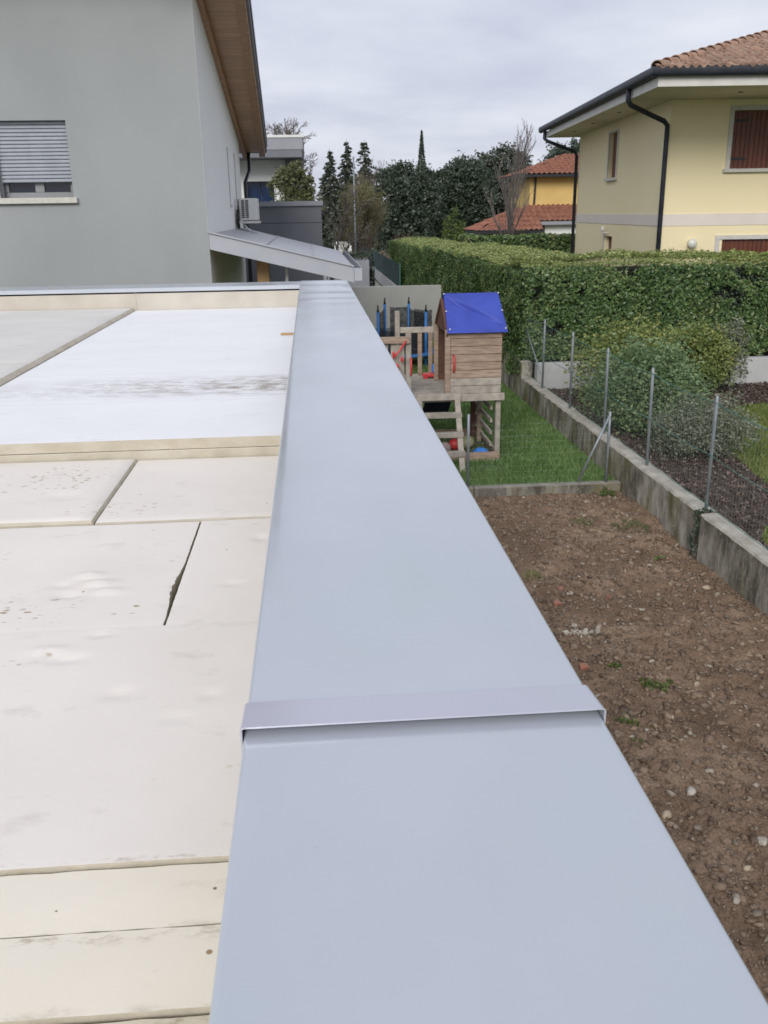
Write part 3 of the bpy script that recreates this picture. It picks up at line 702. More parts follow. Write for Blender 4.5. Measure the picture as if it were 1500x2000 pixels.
# joint cover strip folded over the joint
def strip():
    z = ZT+0.0105; xl, xr = XL-0.003, XR+0.0025; th = 0.0022; r = 0.005
    prof = [(xl, z-0.062)]
    for k in range(5): a = math.pi-k*math.pi/8; prof.append((xl+r+r*math.cos(a), z-r+r*math.sin(a)))
    for k in range(5): a = math.pi/2-k*math.pi/8; prof.append((xr-r+r*math.cos(a), z-r+r*math.sin(a)))
    prof.append((xr, z-0.062))
    ins = [(min(max(x, xl+th), xr-th), zz-th if abs(x-xl) > 1e-6 and abs(x-xr) > 1e-6 else zz) for x, zz in prof]
    mb = MB(); n = len(prof); y0, y1 = 0.866, 0.932
    for y, pr in ((y0, prof), (y1, prof), (y0, ins), (y1, ins)):
        dz = -0.0075 if y == y1 else 0
        mb.V += [(x, y, zz+dz) for x, zz in pr]
    for i in range(n-1):
        mb.F += [(i, n+i, n+i+1, i+1)[::-1], (2*n+i, 2*n+i+1, 3*n+i+1, 3*n+i)[::-1], (i, i+1, 2*n+i+1, 2*n+i)[::-1], (n+i, 3*n+i, 3*n+i+1, n+i+1)[::-1]]
    o = mb.build('joint_cover_strip', MT['strip'], g)
    tag(o, 'raised cover strip folded over the coping joint')
strip()

# insulation boards on the roof, each loose
def board(label, x0, x1, y0, y1, z0, z1, mat, seed, dents=(), ragged=0.002, res=0.025, group='foam insulation boards laid on the garage roof', tearR=0, drop=0.0015, lipR=0, lipF=0):
    r = np.random.default_rng(seed)
    nx = max(3, int((x1-x0)/res)); ny = max(3, int((y1-y0)/res))
    xs = np.linspace(x0, x1, nx); ys = np.linspace(y0, y1, ny); X, Y = np.meshgrid(xs, ys)
    if lipR: xs[-2] = x1-(0.0065 if lipR < 0.01 else 0.022); X, Y = np.meshgrid(xs, ys)
    if lipF: ys[1] = y0+0.008; X, Y = np.meshgrid(xs, ys)
    Z = np.full_like(X, z1)+0.0016*fbm(X, Y, 2.5, 4, 77)
    for cx, cy, sx, sy, dp in dents: Z += 1.7*dp*np.exp(-((X-cx)/sx)**2-((Y-cy)/sy)**2)
    # ragged border
    e = ragged
    X[:, 0] += e*r.random(ny); X[:, -1] -= e*r.random(ny); Y[0] += e*r.random(nx); Y[-1] -= e*r.random(nx)
    if tearR:
        t = np.clip(1-np.abs(ys-(y0+0.30*(y1-y0)))/(0.22*(y1-y0)), 0, 1); X[:, -1] -= tearR*t*(0.6+0.5*r.random(ny))
    Z[:, 0] -= drop; Z[:, -1] -= drop; Z[0] -= drop; Z[-1] -= drop
    Z[:, -1] -= lipR; Z[0] -= lipF
    top = np.stack([X, Y, Z], -1).reshape(-1, 3)
    i = np.arange(ny-1)[:, None]*nx+np.arange(nx-1)[None]; F = [tuple(f) for f in np.stack([i, i+1, i+nx+1, i+nx], -1).reshape(-1, 4)]
    bd = list(range(nx))+[k*nx+nx-1 for k in range(1, ny)]+[(ny-1)*nx+k for k in range(nx-2, -1, -1)]+[k*nx for k in range(ny-2, 0, -1)]
    b = len(top); rim = top[bd].copy(); low = rim.copy(); low[:, 2] = z0
    nb = len(bd); nt_ = len(F)
    for k in range(nb): F.append((b+k, b+nb+k, b+nb+(k+1) % nb, b+(k+1) % nb))
    V = np.concatenate([top, rim, low]); org = np.array([(x0+x1)/2, (y0+y1)/2, z0])
    me = newmesh('insulation_board', V-org, F, MT[mat]); me.materials.append(MT['foam_edge'])
    for k in range(nt_): me.polygons[k].use_smooth = True
    for k in range(nt_, nt_+nb): me.polygons[k].material_index = 1
    for k in range(nt_):
        if (lipR and k % (nx-1) == nx-2) or (lipF and k < nx-1): me.polygons[k].material_index = 1; me.polygons[k].use_smooth = False
    o = place('insulation_board', me, None, org); tag(o, label, 'insulation board', group); return o
XE = -0.052; ZL = 2.62; ZU = 2.69; XW = -5.9
board('stained narrow cream foam board at the bottom edge of the picture', XW, XE, 0.25, 0.748, 2.552, ZL-0.006, 'foam_dirty', 1)
board('narrow cream foam strip with a brown knot spot, nearest full strip on the roof', XW, XE, 0.752, 0.8695, 2.552, ZL-0.001, 'foam_cream', 2)
board('narrow cream foam strip just below the large pale board', XW, XE, 0.8700, 0.978, 2.552, ZL-0.0018, 'foam_cream', 3)
D1 = [(-0.52, 1.60, 0.03, 0.012, 0.004), (-0.48, 1.56, 0.03, 0.012, -0.004), (-0.36, 1.42, 0.02, 0.014, -0.003), (-0.44, 1.66, 0.02, 0.01, -0.003), (-0.2, 1.40, 0.012, 0.012, -0.003), (-0.25, 1.33, 0.02, 0.01, -0.002)]
board('large clean pale foam board beside the coping cover strip', XW, XE, 0.982, 1.6905, 2.552, ZL+0.003, 'foam', 4, D1, res=0.012, ragged=0.0008, drop=0.0006)
D2 = [(-0.53, 1.98, 0.028, 0.012, 0.006), (-0.50, 1.93, 0.03, 0.011, 0.006), (-0.47, 1.88, 0.03, 0.012, 0.005), (-0.55, 1.87, 0.025, 0.012, -0.005), (-0.58, 1.93, 0.02, 0.01, -0.004), (-0.9, 2.1, 0.06, 0.03, -0.003)]
board('pale foam board with brown footprints and a torn gash along its right edge', XW, -0.322, 1.6915, 2.346, 2.552, ZL+0.002, 'foam', 5, D2, res=0.012, tearR=0.012, ragged=0.001, drop=0.0008)
board('small pale foam offcut between the torn board and the coping', -0.318, XE, 1.6915, 2.351, 2.552, ZL+0.001, 'foam', 6, [(-0.15, 2.2, 0.02, 0.02, -0.004), (-0.2, 1.9, 0.02, 0.01, -0.003)], res=0.012, ragged=0.0008, drop=0.0005)
board('scuffed foam board at the foot of the step, left of the slanting joint', XW, -0.603, 2.352, 3.012, 2.552, ZL+0.011, 'foam', 7, [(-0.75, 2.6, 0.03, 0.03, -0.004)], lipR=0.007, lipF=0.005)
board('pale foam board at the foot of the step, next to the coping', -0.601, XE, 2.352, 3.012, 2.552, ZL+0.004, 'foam', 8, ragged=0.001, drop=0.0005, lipF=0.002)
board('lower cream foam layer showing as the bottom edge of the step', XW, XE, 3.018, 7.53, 2.552, 2.653, 'foam_cream', 9, ragged=0.006, res=0.06)
rows = [(3.03, 3.7018, 'nearest white foam board forming the top of the step'), (3.702, 4.4018, 'white foam board with a dirty scuffed streak across it'), (4.402, 5.6018, 'clean white foam board behind the scuffed one'), (5.602, 7.53, 'farthest white foam board against the cross parapet')]
for k, (a, b_, lb) in enumerate(rows):
    board(lb, -1.398, XE, a, b_, 2.654, ZU+0.0003*k, 'foam_white', 10+k, ragged=0.0001 if k else 0.0004, res=0.03, drop=0.0001)
board('greyish foam board on the far left with a cream right edge', XW, -1.402, 4.7, 7.53, 2.654, ZU+0.022, 'foam_grey', 16, ragged=0.004, res=0.05, lipR=0.016)
board('greyish foam board at the left edge of the picture before the white boards', XW, -1.402, 3.03, 4.695, 2.654, ZU+0.0215, 'foam_grey', 17, ragged=0.004, res=0.05, lipR=0.016)
one('wooden_shim', 'tiny tan wooden shim sticking out beside the coping on the white boards', 'shim', MB().box(-0.20, -0.10, 5.72, 5.76, ZU+0.004, ZU+0.012), MT['post_wood'], (-0.15, 5.74, ZU))

# ================================================================== GREY HOUSE on the left
HX, HY = -1.36, 13.0
h = thing('grey_house', 'grey and white rendered house with larch soffit left of the roof', 'house', (-4.5, 16.5, 0))
WX0, WX1, WZ0, WZ1 = -4.02, -3.08, 3.66, 4.60
fw_ = MB()
fw_.box(-9, WX0, HY, HY+0.3, 0, 6.9).box(WX1, HX, HY, HY+0.3, 0, 6.28).box(WX0, WX1, HY, HY+0.3, 0, WZ0).box(WX0, WX1, HY, HY+0.3, WZ1, 6.4)
fw_.build('front_wall', MT['render_grey'], h)
def ztop(y): return 6.33-0.2*(y-13.0)
YB = 20.0
def prism_side(x0, x1, y0, y1, z0, f): return [(x0, y0, z0), (x1, y0, z0), (x1, y1, z0), (x0, y1, z0), (x0, y0, f(y0)), (x1, y0, f(y0)), (x1, y1, f(y1)), (x0, y1, f(y1))]
sw = MB(); slits = [(16.95, 17.22), (18.45, 18.75)]; ya = HY+0.002
for a, b_ in slits:
    sw.hexa(prism_side(HX-0.3, HX+0.002, ya, a, 0, ztop)); sw.box(HX-0.3, HX+0.002, a, b_, 0, 3.58); sw.hexa([(x, y, z) for x, y, z in prism_side(HX-0.3, HX+0.002, a, b_, 4.52, ztop)]); ya = b_
sw.hexa(prism_side(HX-0.3, HX+0.002, ya, YB, 0, ztop))
sw.build('side_wall', MT['render_white'], h)
MB().hexa(prism_side(-9, HX-0.301, YB-0.3, YB-0.002, 0, ztop)).build('back_wall', MT['render_white'], h)
for a, b_ in slits:
    s = MB().box(HX-0.10, HX-0.06, a, b_, 3.58, 4.52).build('narrow_window', MT['glass'], h)
    MB().box(HX-0.15, HX+0.03, a-0.03, b_+0.03, 3.55, 3.582).build('sill', MT['stone_sill'], s)
# roof: wood soffit boards below dark sheet, falling away from the viewer
def xo(y): return -0.70-0.020*(y-13.6)
RY0, RY1 = 12.2, 21.2
k = 0; y = RY0
while y < RY1-0.05:
    y2 = min(y+0.145, RY1); o = MB().hexa([(-1.9, y, ztop(y)-0.005), (xo(y)-0.16, y, ztop(y)-0.005), (xo(y2)-0.16, y2-0.006, ztop(y2-0.006)-0.005), (-1.9, y2-0.006, ztop(y2-0.006)-0.005), (-1.9, y, ztop(y)+0.02), (xo(y)-0.16, y, ztop(y)+0.02), (xo(y2)-0.16, y2-0.006, ztop(y2-0.006)+0.02), (-1.9, y2-0.006, ztop(y2-0.006)+0.02)]).build('soffit_board', MT['soffit_wood'], h)
    y = y2
def slab(x0f, x1f, za, zb, y0=RY0, y1=RY1):
    return [(x0f(y0), y0, ztop(y0)+za), (x1f(y0), y0, ztop(y0)+za), (x1f(y1), y1, ztop(y1)+za), (x0f(y1), y1, ztop(y1)+za), (x0f(y0), y0, ztop(y0)+zb), (x1f(y0), y0, ztop(y0)+zb), (x1f(y1), y1, ztop(y1)+zb), (x0f(y1), y1, ztop(y1)+zb)]
MB().hexa(slab(lambda y: xo(y)-0.155, lambda y: xo(y)-0.03, -0.10, 0.10)).build('verge_board', MT['beam_wood'], h)
MB().hexa(slab(lambda y: HX+0.004, lambda y: HX+0.085, -0.14, -0.008)).build('wall_batten', MT['beam_wood'], h)
rf = MB().hexa(slab(lambda y: -9.2, lambda y: xo(y)-0.02, 0.105, 0.20)).build('roof', MT['dark_metal'], h)
MB().hexa(slab(lambda y: xo(y)-0.028, lambda y: xo(y)+0.012, 0.01, 0.215)).build('verge_flashing', MT['slate_light'], rf)
MB().hexa(slab(lambda y: xo(y)-0.0, lambda y: xo(y)+0.03, 0.10, 0.235)).build('verge_trim', MT['dark_metal'], rf)
MB().tube([(-9, RY1+0.05, ztop(RY1)+0.05), (xo(RY1), RY1+0.05, ztop(RY1)+0.05)], 0.07, 8).build('gutter', MT['slate_light'], h, smooth=True)
MB().tube([(-1.24, RY1+0.02, ztop(RY1)-0.02), (-1.24, RY1-0.1, 4.3), (-1.27, YB+0.06, 4.05), (-1.28, YB+0.06, 0.2)], 0.04, 8).build('downpipe', MT['dark_metal'], h, smooth=True)
# front window with half lowered roller shutter
wn = MB()
yb = HY+0.17
wn.box(WX0, WX1, yb, yb+0.06, WZ0, WZ0+0.07).box(WX0, WX0+0.07, yb, yb+0.06, WZ0+0.07, WZ1).box(WX1-0.07, WX1, yb, yb+0.06, WZ0+0.07, WZ1).box(WX0+0.07, WX1-0.07, yb, yb+0.06, WZ1-0.05, WZ1)
cxm = (WX0+WX1)/2; wn.box(cxm-0.06, cxm+0.06, yb, yb+0.058, WZ0+0.07, WZ1-0.05)
win = wn.build('window', MT['frame_grey'], h, bevel=0.006)
for a, b_ in ((WX0+0.07, cxm-0.06), (cxm+0.06, WX1-0.07)):
    MB().box(a, b_, yb+0.03, yb+0.04, WZ0+0.07, WZ1-0.05).build('pane', MT['glass'], win)
MB().box(WX0-0.05, WX1+0.05, HY-0.06, HY+0.17, WZ0-0.075, WZ0-0.001).build('sill', MT['stone_sill'], win, bevel=0.006)
MB().box(WX0-0.055, WX0-0.001, HY-0.012, HY+0.1, WZ0-0.0, WZ1+0.0).build('jamb', MT['stone_sill'], win)
z = 3.85; kk = 0
while z < WZ1-0.005:
    z2 = min(z+0.047, WZ1); mb = MB()
    P = [(HY+0.10, z+0.002), (HY+0.088, z+0.010), (HY+0.086, z+0.03), (HY+0.10, z+0.043), (HY+0.11, z+0.043), (HY+0.11, z+0.002)]
    for x in (WX0+0.02, WX1-0.02): mb.V += [(x, yy, zz) for yy, zz in P]
    mb.F += [(i, (i+1) % 6, 6+(i+1) % 6, 6+i)[::-1] for i in range(6)]+[(0, 1, 2, 3, 4, 5), (11, 10, 9, 8, 7, 6)]
    if kk == 0: shut = MB().box(WX0+0.001, WX0+0.022, HY+0.08, HY+0.13, WZ0, WZ1).box(WX1-0.022, WX1-0.001, HY+0.08, HY+0.13, WZ0, WZ1).build('roller_shutter', MT['frame_grey'], h)
    mb.build('slat', MT['alu'], shut); z += 0.047; kk += 1

# air conditioner on the side wall
ac = thing('air_conditioner', 'white outdoor air conditioner unit with black side grille on the house wall', 'air conditioner', (-1.15, 18.4, 3.2))
MB().box(-1.27, -0.95, 17.95, 18.75, 3.31, 3.70).build('housing', MT['white_metal'], ac, bevel=0.012, seg=2)
for i in range(2):
    for j in range(9):
        MB().box(-1.235+i*0.075, -1.18+i*0.075, 17.942, 17.949, 3.355+j*0.036, 3.377+j*0.036).build('grille_slot', MT['black_plastic'], ac)
MB().box(-1.345, -0.93, 17.93, 18.78, 3.255, 3.295).box(-1.35, -1.32, 17.98, 18.02, 3.1, 3.7).box(-1.35, -1.32, 18.6, 18.64, 3.1, 3.7).build('bracket', MT['white_metal'], ac)
MB().tube([(-1.30, 17.9, 3.50), (-1.31, 17.85, 3.3), (-1.30, 17.9, 3.18)], 0.028, 8).build('pipe_lagging', MT['black_plastic'], ac, smooth=True)
MB().tube([(-1.22, 18.0, 3.26), (-1.14, 17.9, 3.16), (-1.08, 17.85, 3.13)], 0.018, 8).build('drain_hose', MT['white_metal'], ac, smooth=True)

# ================================================================== PORCH CANOPY
CX0, CX1, CY0, CY1 = -1.355, 0.60, 13.0, 19.4
def zc_(x): return 3.165-0.245*(x-CX0)
cp = thing('porch_canopy', 'sloping grey sheet metal porch canopy beside the grey house', 'canopy', (-0.4, 16, 0))
xs = [CX0, -0.62, 0.05, CX1]
for a, b_ in zip(xs[:-1], xs[1:]):
    MB().hexa([(a+0.004, CY0+0.06, zc_(a)-0.02), (b_-0.004, CY0+0.06, zc_(b_)-0.02), (b_-0.004, CY1, zc_(b_)-0.02), (a+0.004, CY1, zc_(a)-0.02), (a+0.004, CY0+0.06, zc_(a)), (b_-0.004, CY0+0.06, zc_(b_)), (b_-0.004, CY1, zc_(b_)), (a+0.004, CY1, zc_(a))]).build('roof_sheet', MT['sheet'], cp)
for a in xs[1:-1]:
    MB().bar((a, CY0+0.06, zc_(a)+0.006), (a, CY1, zc_(a)+0.006), 0.018, 0.02).build('standing_seam', MT['sheet'], cp)
def strip_x(y0, y1, za, zb, x0=CX0, x1=CX1): return [(x0, y0, zc_(x0)+za), (x1, y0, zc_(x1)+za), (x1, y1, zc_(x1)+za), (x0, y1, zc_(x0)+za), (x0, y0, zc_(x0)+zb), (x1, y0, zc_(x1)+zb), (x1, y1, zc_(x1)+zb), (x0, y1, zc_(x0)+zb)]
MB().hexa(strip_x(CY0, CY0+0.055, -0.20, 0.012)).build('fascia', MT['sheet'], cp, bevel=0.004)
MB().hexa(strip_x(CY0-0.025, CY0+0.075, 0.013, 0.035)).build('verge_cap', MT['sheet'], cp, bevel=0.004)
MB().hexa(strip_x(CY0+0.056, CY1, -0.12, -0.03)).build('ceiling', MT['beam_wood'], cp)
gm = MB()
zz = zc_(CX1)
gm.box(CX1+0.002, CX1+0.012, CY0-0.02, CY1, zz-0.17, zz+0.0).box(CX1+0.012, CX1+0.11, CY0-0.02, CY1, zz-0.17, zz-0.16).box(CX1+0.10, CX1+0.11, CY0-0.02, CY1, zz-0.16, zz+0.01).box(CX1+0.012, CX1+0.10, CY0-0.02, CY0-0.01, zz-0.16, zz)
gm.build('gutter', MT['sheet'], cp)
MB().box(-0.775, -0.60, 13.75, 13.93, 0.13, zc_(-0.6)-0.125).build('post', MT['post_wood'], cp, bevel=0.006)
tag(MB().box(-0.365, -0.325, 13.6, 13.64, 0.13, zc_(-0.33)-0.125).build('post', MT['white_metal'], cp), 'thin white metal post')
MB().box(0.38, 0.46, 18.6, 18.68, 0.13, zc_(0.46)-0.125).build('post', MT['slate'], cp)

# ================================================================== BUILDINGS BEHIND, left
b1 = thing('grey_annex', 'low slate grey clad flat roofed block behind the canopy', 'building', (-2, 24, 0))
for z0, z1 in ((0, 2.2), (2.203, 3.213), (3.223, 3.585)):
    MB().box(-8, 0.30, 22.0, 27, z0, z1).build('cladding_panel', MT['slate'], b1)
MB().box(-8.05, 0.34, 21.95, 27.05, 3.586, 3.69).build('coping', MT['slate_light'], b1)
b2 = thing('modern_villa', 'white modern house with a thick slate grey flat roof and blue window', 'house', (-4, 36, 0))
MB().box(-9, -2.08, 33.4, 42, 0, 5.18).box(-2.08, -0.72, 33.4, 42, 4.50, 5.18).box(-2.08, -0.72, 33.9, 42, 0, 4.497).box(-1.14, -0.72, 33.4, 33.9, 0, 4.50).build('wall', MT['render_white'], b2)
MB().box(-9, -0.10, 32.0, 43, 5.42, 5.78).build('roof_fascia', MT['slate_light'], b2)
MB().box(-8.9, -0.13, 32.02, 43, 5.185, 5.418).build('roof_underside', MT['slate'], b2)
MB().box(-9.02, -0.07, 31.97, 43, 5.782, 5.86).build('roof_capping', MT['white_metal'], b2)
MB().box(-0.70, -0.12, 33.0, 42, 0, 5.184).build('side_pier', MT['slate'], b2)
for a, b_ in ((-2.08, -1.62), (-1.62, -1.14)):
    MB().box(a+0.012, b_-0.012, 33.78, 33.80, 2.0, 4.49).build('window', MT['blue_glass'], b2)

# ================================================================== CONCRETE WALL, KERB, FENCES
cw = thing('concrete_wall', 'stained mossy low concrete boundary wall beside the bare earth', 'wall', (3.85, 10, 0))
def wall_seg(y0, y1, zt, parent=cw, x0=3.76, x1=3.955, mat='concrete'):
    ny = max(2, int((y1-y0)/0.12)); ys = np.linspace(y0, y1, ny); prof = [(x0, -0.1), (x0, zt*0.5), (x0, zt-0.02), (x0+0.018, zt), ((x0+x1)/2, zt+0.004), (x1-0.018, zt), (x1, zt-0.02), (x1, 0.1)]
    V = []; r = np.random.default_rng(int(y0*10))
    for j, y in enumerate(ys):
        for i, (x, z) in enumerate(prof): V.append((x+0.006*r.normal()*(i not in (0, 7))*0.5, y, z+0.004*r.normal()*(i in (2, 3, 4, 5, 6))))
    n = len(prof); F = []
    for j in range(ny-1):
        for i in range(n-1): F.append((j*n+i, j*n+i+1, (j+1)*n+i+1, (j+1)*n+i)[::-1])
    F.append(tuple(range(n))); F.append(tuple((ny-1)*n+i for i in range(n-1, -1, -1)))
    mb = MB(); mb.V = V; mb.F = F
    return mb.build('wall_section', MT[mat], parent)
wall_seg(1.5, 8.28, 0.53); wall_seg(8.33, 12.6, 0.53); wall_seg(12.615, 16.28, 0.52)
wall_seg(16.29, 25.2, 0.80)
kb = thing('garden_kerb', 'low mossy concrete kerb between bare earth and lawn', 'kerb', (2.2, 10.66, 0))
for a, b_ in ((-1, 1.9), (1.905, 3.75)):
    MB().box(a, b_, 10.60, 10.715, -0.05, 0.175).build('kerb_stone', MT['kerb'], kb, bevel=0.012, seg=2)

def fence_post(mb, x, y, z0, z1, r=0.022):
    return mb.tube([(x, y, z0), (x, y, z1-0.01), (x, y, z1)], [r, r, r*0.35], 8)
fn = thing('wire_fence', 'wire mesh fence with grey posts on top of the concrete wall', 'fence', (3.86, 10, 0.53))
PY = [5.1, 6.75, 8.40, 10.08, 11.72, 13.42, 15.14, 16.70]
for i, y in enumerate(PY):
    rr = random.Random(i); dx = rr.uniform(-0.012, 0.012)
    mb = MB(); zb = 0.45
    mb.tube([(3.86, y, zb), (3.86+dx, y+0.02, 1.66), (3.86+dx, y+0.02, 1.685)], [0.019, 0.019, 0.007], 8)
    mb.build('post', MT['galv'], fn, smooth=True)
MB().tube([(3.90, 16.62, 0.5), (3.885, 16.60, 1.66)], 0.02, 8).build('post', MT['galv'], fn, smooth=True)
MB().tube([(3.87, 16.66, 1.45), (3.87, 15.35, 0.75)], 0.012, 6).build('brace', MT['galv'], fn, smooth=True)
def sag(z, y0, y1, s, x): return [(x, y0+(y1-y0)*t, z-s*4*t*(1-t)) for t in (0, .25, .5, .75, 1)]
for zt, s in ((1.62, 0.03), (1.10, 0.025), (0.60, 0.01)):
    mb = MB()
    for a, b_ in zip(PY[:-1], PY[1:]): mb.tube(sag(zt, a, b_, s, 3.84), 0.0042, 5, cap=False)
    mb.build('tension_wire', MT['green_wire'], fn, smooth=True)
mb = MB()
y = PY[0]
while y < PY[-1]:
    mb.tube([(3.838, y, 0.56), (3.838, y, 1.60)], 0.00035, 3, cap=False); y += 0.06
z = 0.56
while z < 1.6:
    mb.tube([(3.837, PY[0], z), (3.837, PY[-1], z)], 0.00035, 3, cap=False); z += 0.075
o = mb.build('wire_mesh', MT['mesh_wire'], fn)

f2 = thing('garden_cross_fence', 'short wire fence with grey posts along the kerb at the lawn edge', 'fence', (2.7, 10.66, 0.17))
for x, zt in ((1.83, 1.09), (3.57, 1.07)):
    fence_post(MB(), x, 10.655, 0.16, zt, 0.018).build('post', MT['galv'], f2, smooth=True)
MB().tube([(3.56, 10.63, 1.02), (3.21, 10.63, 0.20)], 0.016, 8).build('brace', MT['galv'], f2, smooth=True)
mb = MB(); x = 1.83
while x < 3.57:
    mb.tube([(x, 10.655, 0.19), (x, 10.655, 1.0)], 0.0004, 3, cap=False); x += 0.06
z = 0.2
while z < 1.01:
    mb.tube([(1.83, 10.654, z), (3.57, 10.654, z)], 0.0004, 3, cap=False); z += 0.075
mb.build('wire_mesh', MT['mesh_wire'], f2)

# pale wall closing the neighbour's garden, under the hedge
one('pale_garden_wall', 'smooth pale grey low wall under the big hedge', 'wall', MB().box(3.98, 18, 16.02, 16.22, 0.2, 0.80), MT['wall_pale'], (10, 16.1, 0.2), bevel=0.008)
# grey wall at the end of the lawn
gw = thing('grey_end_wall', 'plain grey wall closing off the far end of the play lawn', 'wall', (2, 25.1, 0))
MB().box(-1.0, 3.50, 25.02, 25.22, 0.42, 1.53).build('panel', MT['wall_panel'], gw, bevel=0.006)
MB().box(-1.0, 3.56, 24.97, 25.25, 0.05, 0.419).build('plinth', MT['slate'], gw)

# planter block and netting fence further back
pl = thing('grey_planter', 'grey rendered planter block with clipped box on top beyond the end wall', 'planter', (1.4, 35, 0))
MB().box(0.6, 2.12, 34, 35.6, 0, 1.80).build('block', MT['slate_light'], pl)
surface_leaves('clipped_box', [((1.2, 34.1, 1.95), (0.85, 0, 0), (0, 0, 0.12), (0, -1, 0)), ((1.2, 34.1, 2.05), (0.85, 0, 0), (0, 0.8, 0), (0, 0, 1)), ((1.2, 34.1, 1.82), (0.85, 0, 0), (0, 0, 0.2), (0, -1, 0))], 900, 0.08, 'dark_leaf', pl, 71, 0.1, 0.05)
leafy_tree('dark_column_shrub', 'thin dark columnar shrub beside the grey planter', 'shrub', (2.27, 35.0, 0), [(2.27, 35, 0.8, 0.14, 0.14, 0.8), (2.27, 35, 1.7, 0.12, 0.12, 0.5)], 1200, 0.09, 'dark_leaf', 0.03, 72)
nf = thing('netting_fence', 'dark blue green netting fence on a low wall beyond the hedge end', 'fence', (3.6, 50, 0))
MB().box(3.52, 3.68, 38, 66, 0, 0.50).build('low_wall', MT['wall_pale'], nf)
MB().box(3.592, 3.60, 38, 66, 0.505, 1.42).build('netting', MT['green_net'], nf)
for y in range(38, 67, 4):
    MB().tube([(3.62, y, 0.5), (3.62, y, 1.5)], 0.025, 6).build('post', MT['green_wire'], nf)

# ================================================================== HEDGES
def hedge(name, label, origin, core, faces_side, faces_top, dens_s, dens_t, size, seed, keep=0.33):
    t = thing(name, label, 'hedge', origin)
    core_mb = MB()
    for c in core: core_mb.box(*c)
    core_mb.build('shade_core', MT['hedge_core'], t)
    surface_leaves('foliage', faces_side, dens_s, size, 'hedge', t, seed, 0.24, 0.15, keep)
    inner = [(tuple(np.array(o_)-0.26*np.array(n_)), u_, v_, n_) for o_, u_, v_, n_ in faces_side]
    surface_leaves('inner_foliage', inner, 900, size*1.15, 'dark_leaf', t, seed+7, 0.16, 0.08)  # deeper leaves coloured darker, standing in for shade inside the hedge
    surface_leaves('top_foliage', faces_top, dens_t, size*0.9, 'hedge_top', t, seed+1, 0.05, 0.06, 0.9)
    return t
hedge('laurel_hedge', 'big clipped laurel hedge with yellowish top in front of the yellow house', (5, 18, 0.5),
      [(4.2, 12.5, 16.85, 17.75, 0.5, 2.36), (4.15, 5.25, 17.76, 43.3, 0.3, 2.08)],
      [((3.8, 16.38, 0.82), (9.0, 0, 0), (0, 0, 1.62), (0, -1, 0)), ((3.74, 16.4, 0.5), (0, 14, 0), (0, 0, 1.88), (-1, 0, 0)), ((3.74, 30.4, 0.3), (0, 13.2, 0), (0, 0, 1.92), (-1, 0, 0)), ((3.74, 43.6, 0.3), (1.4, 0, 0), (0, 0, 1.9), (0, 1, 0))],
      [((3.8, 16.45, 2.46), (9.0, 0, 0), (0, 0.7, 0.1), (0, 0, 1)), ((3.8, 17.0, 2.58), (9.0, 0, 0), (0, 0.95, 0.03), (0, 0, 1)), ((3.8, 17.6, 2.45), (0.6, 0, 0.1), (0, 12.4, -0.12), (0, 0, 1)), ((4.3, 17.6, 2.55), (1.05, 0, 0.03), (0, 12.4, -0.12), (0, 0, 1)), ((3.8, 30, 2.28), (0.6, 0, 0.1), (0, 13.6, -0.12), (0, 0, 1)), ((4.3, 30, 2.38), (1.05, 0, 0.03), (0, 13.6, -0.12), (0, 0, 1))],
      2500, 2000, 0.066, 81)
t = thing('far_hedge', 'darker clipped hedge between the laurel hedge and the ochre house', 'hedge', (7.3, 33, 0.3))
MB().box(5.5, 9.6, 33.2, 34.2, 0.3, 2.50).build('shade_core', MT['hedge_core'], t)
surface_leaves('foliage', [((5.4, 33.1, 0.6), (4.3, 0, 0), (0, 0, 1.98), (0, -1, 0)), ((5.4, 33.1, 2.54), (4.3, 0, 0), (0, 1.1, 0.06), (0, 0, 1))], 500, 0.13, 'hedge', t, 83, 0.12, 0.06)
t = thing('low_green_hedge', 'low bright green hedge far behind the leaf covered ground', 'hedge', (5, 92, 0))
MB().box(3.3, 6.6, 91.8, 93, 0, 1.0).build('shade_core', MT['hedge_core'], t)
surface_leaves('foliage', [((3.2, 91.7, 0.1), (3.5, 0, 0), (0, 0, 1.0), (0, -1, 0)), ((3.2, 91.7, 1.1), (3.5, 0, 0), (0, 1.2, 0), (0, 0, 1))], 160, 0.28, 'spring_leaf', t, 85, 0.2, 0.1)
# ================================================================== YELLOW HOUSE on the right (turned 4 degrees)
cY, sY = math.cos(YAW), math.sin(YAW)
U0, V0 = 6.2, 20.9
yh = thing('yellow_house', 'pale yellow two storey house with tiled hip roof and anthracite gutters', 'house', (U0*cY+V0*sY, -U0*sY+V0*cY, 0), -YAW, local=True)
WT = 5.58
fx0, fx1, fz0, fz1 = 1.35, 2.95, 4.20, 5.36      # upper front window
gx0, gx1, gz1 = 1.29, 3.2, 2.74                   # ground floor opening
wl = MB()
wl.box(0, fx0, 0, 0.3, 0, WT).box(fx1, 11, 0, 0.3, 0, WT).box(fx0, fx1, 0, 0.3, fz1, WT).box(fx0, fx1, 0, 0.3, gz1, fz0).box(gx1, fx1, 0, 0.3, 0, gz1) if gx1 < fx1 else wl.box(0, fx0, 0, 0.3, 0, WT).box(fx1, 11, 0, 0.3, 0, WT).box(fx0, fx1, 0, 0.3, fz1, WT).box(fx0, fx1, 0, 0.3, gz1, fz0)
wl.build('front_wall', MT['yellow_render'], yh)
sy0, sy1, sz0, sz1 = 4.40, 5.30, 4.20, 5.33       # slim window on the side
dy0, dy1, dz1 = 4.45, 5.25, 2.72
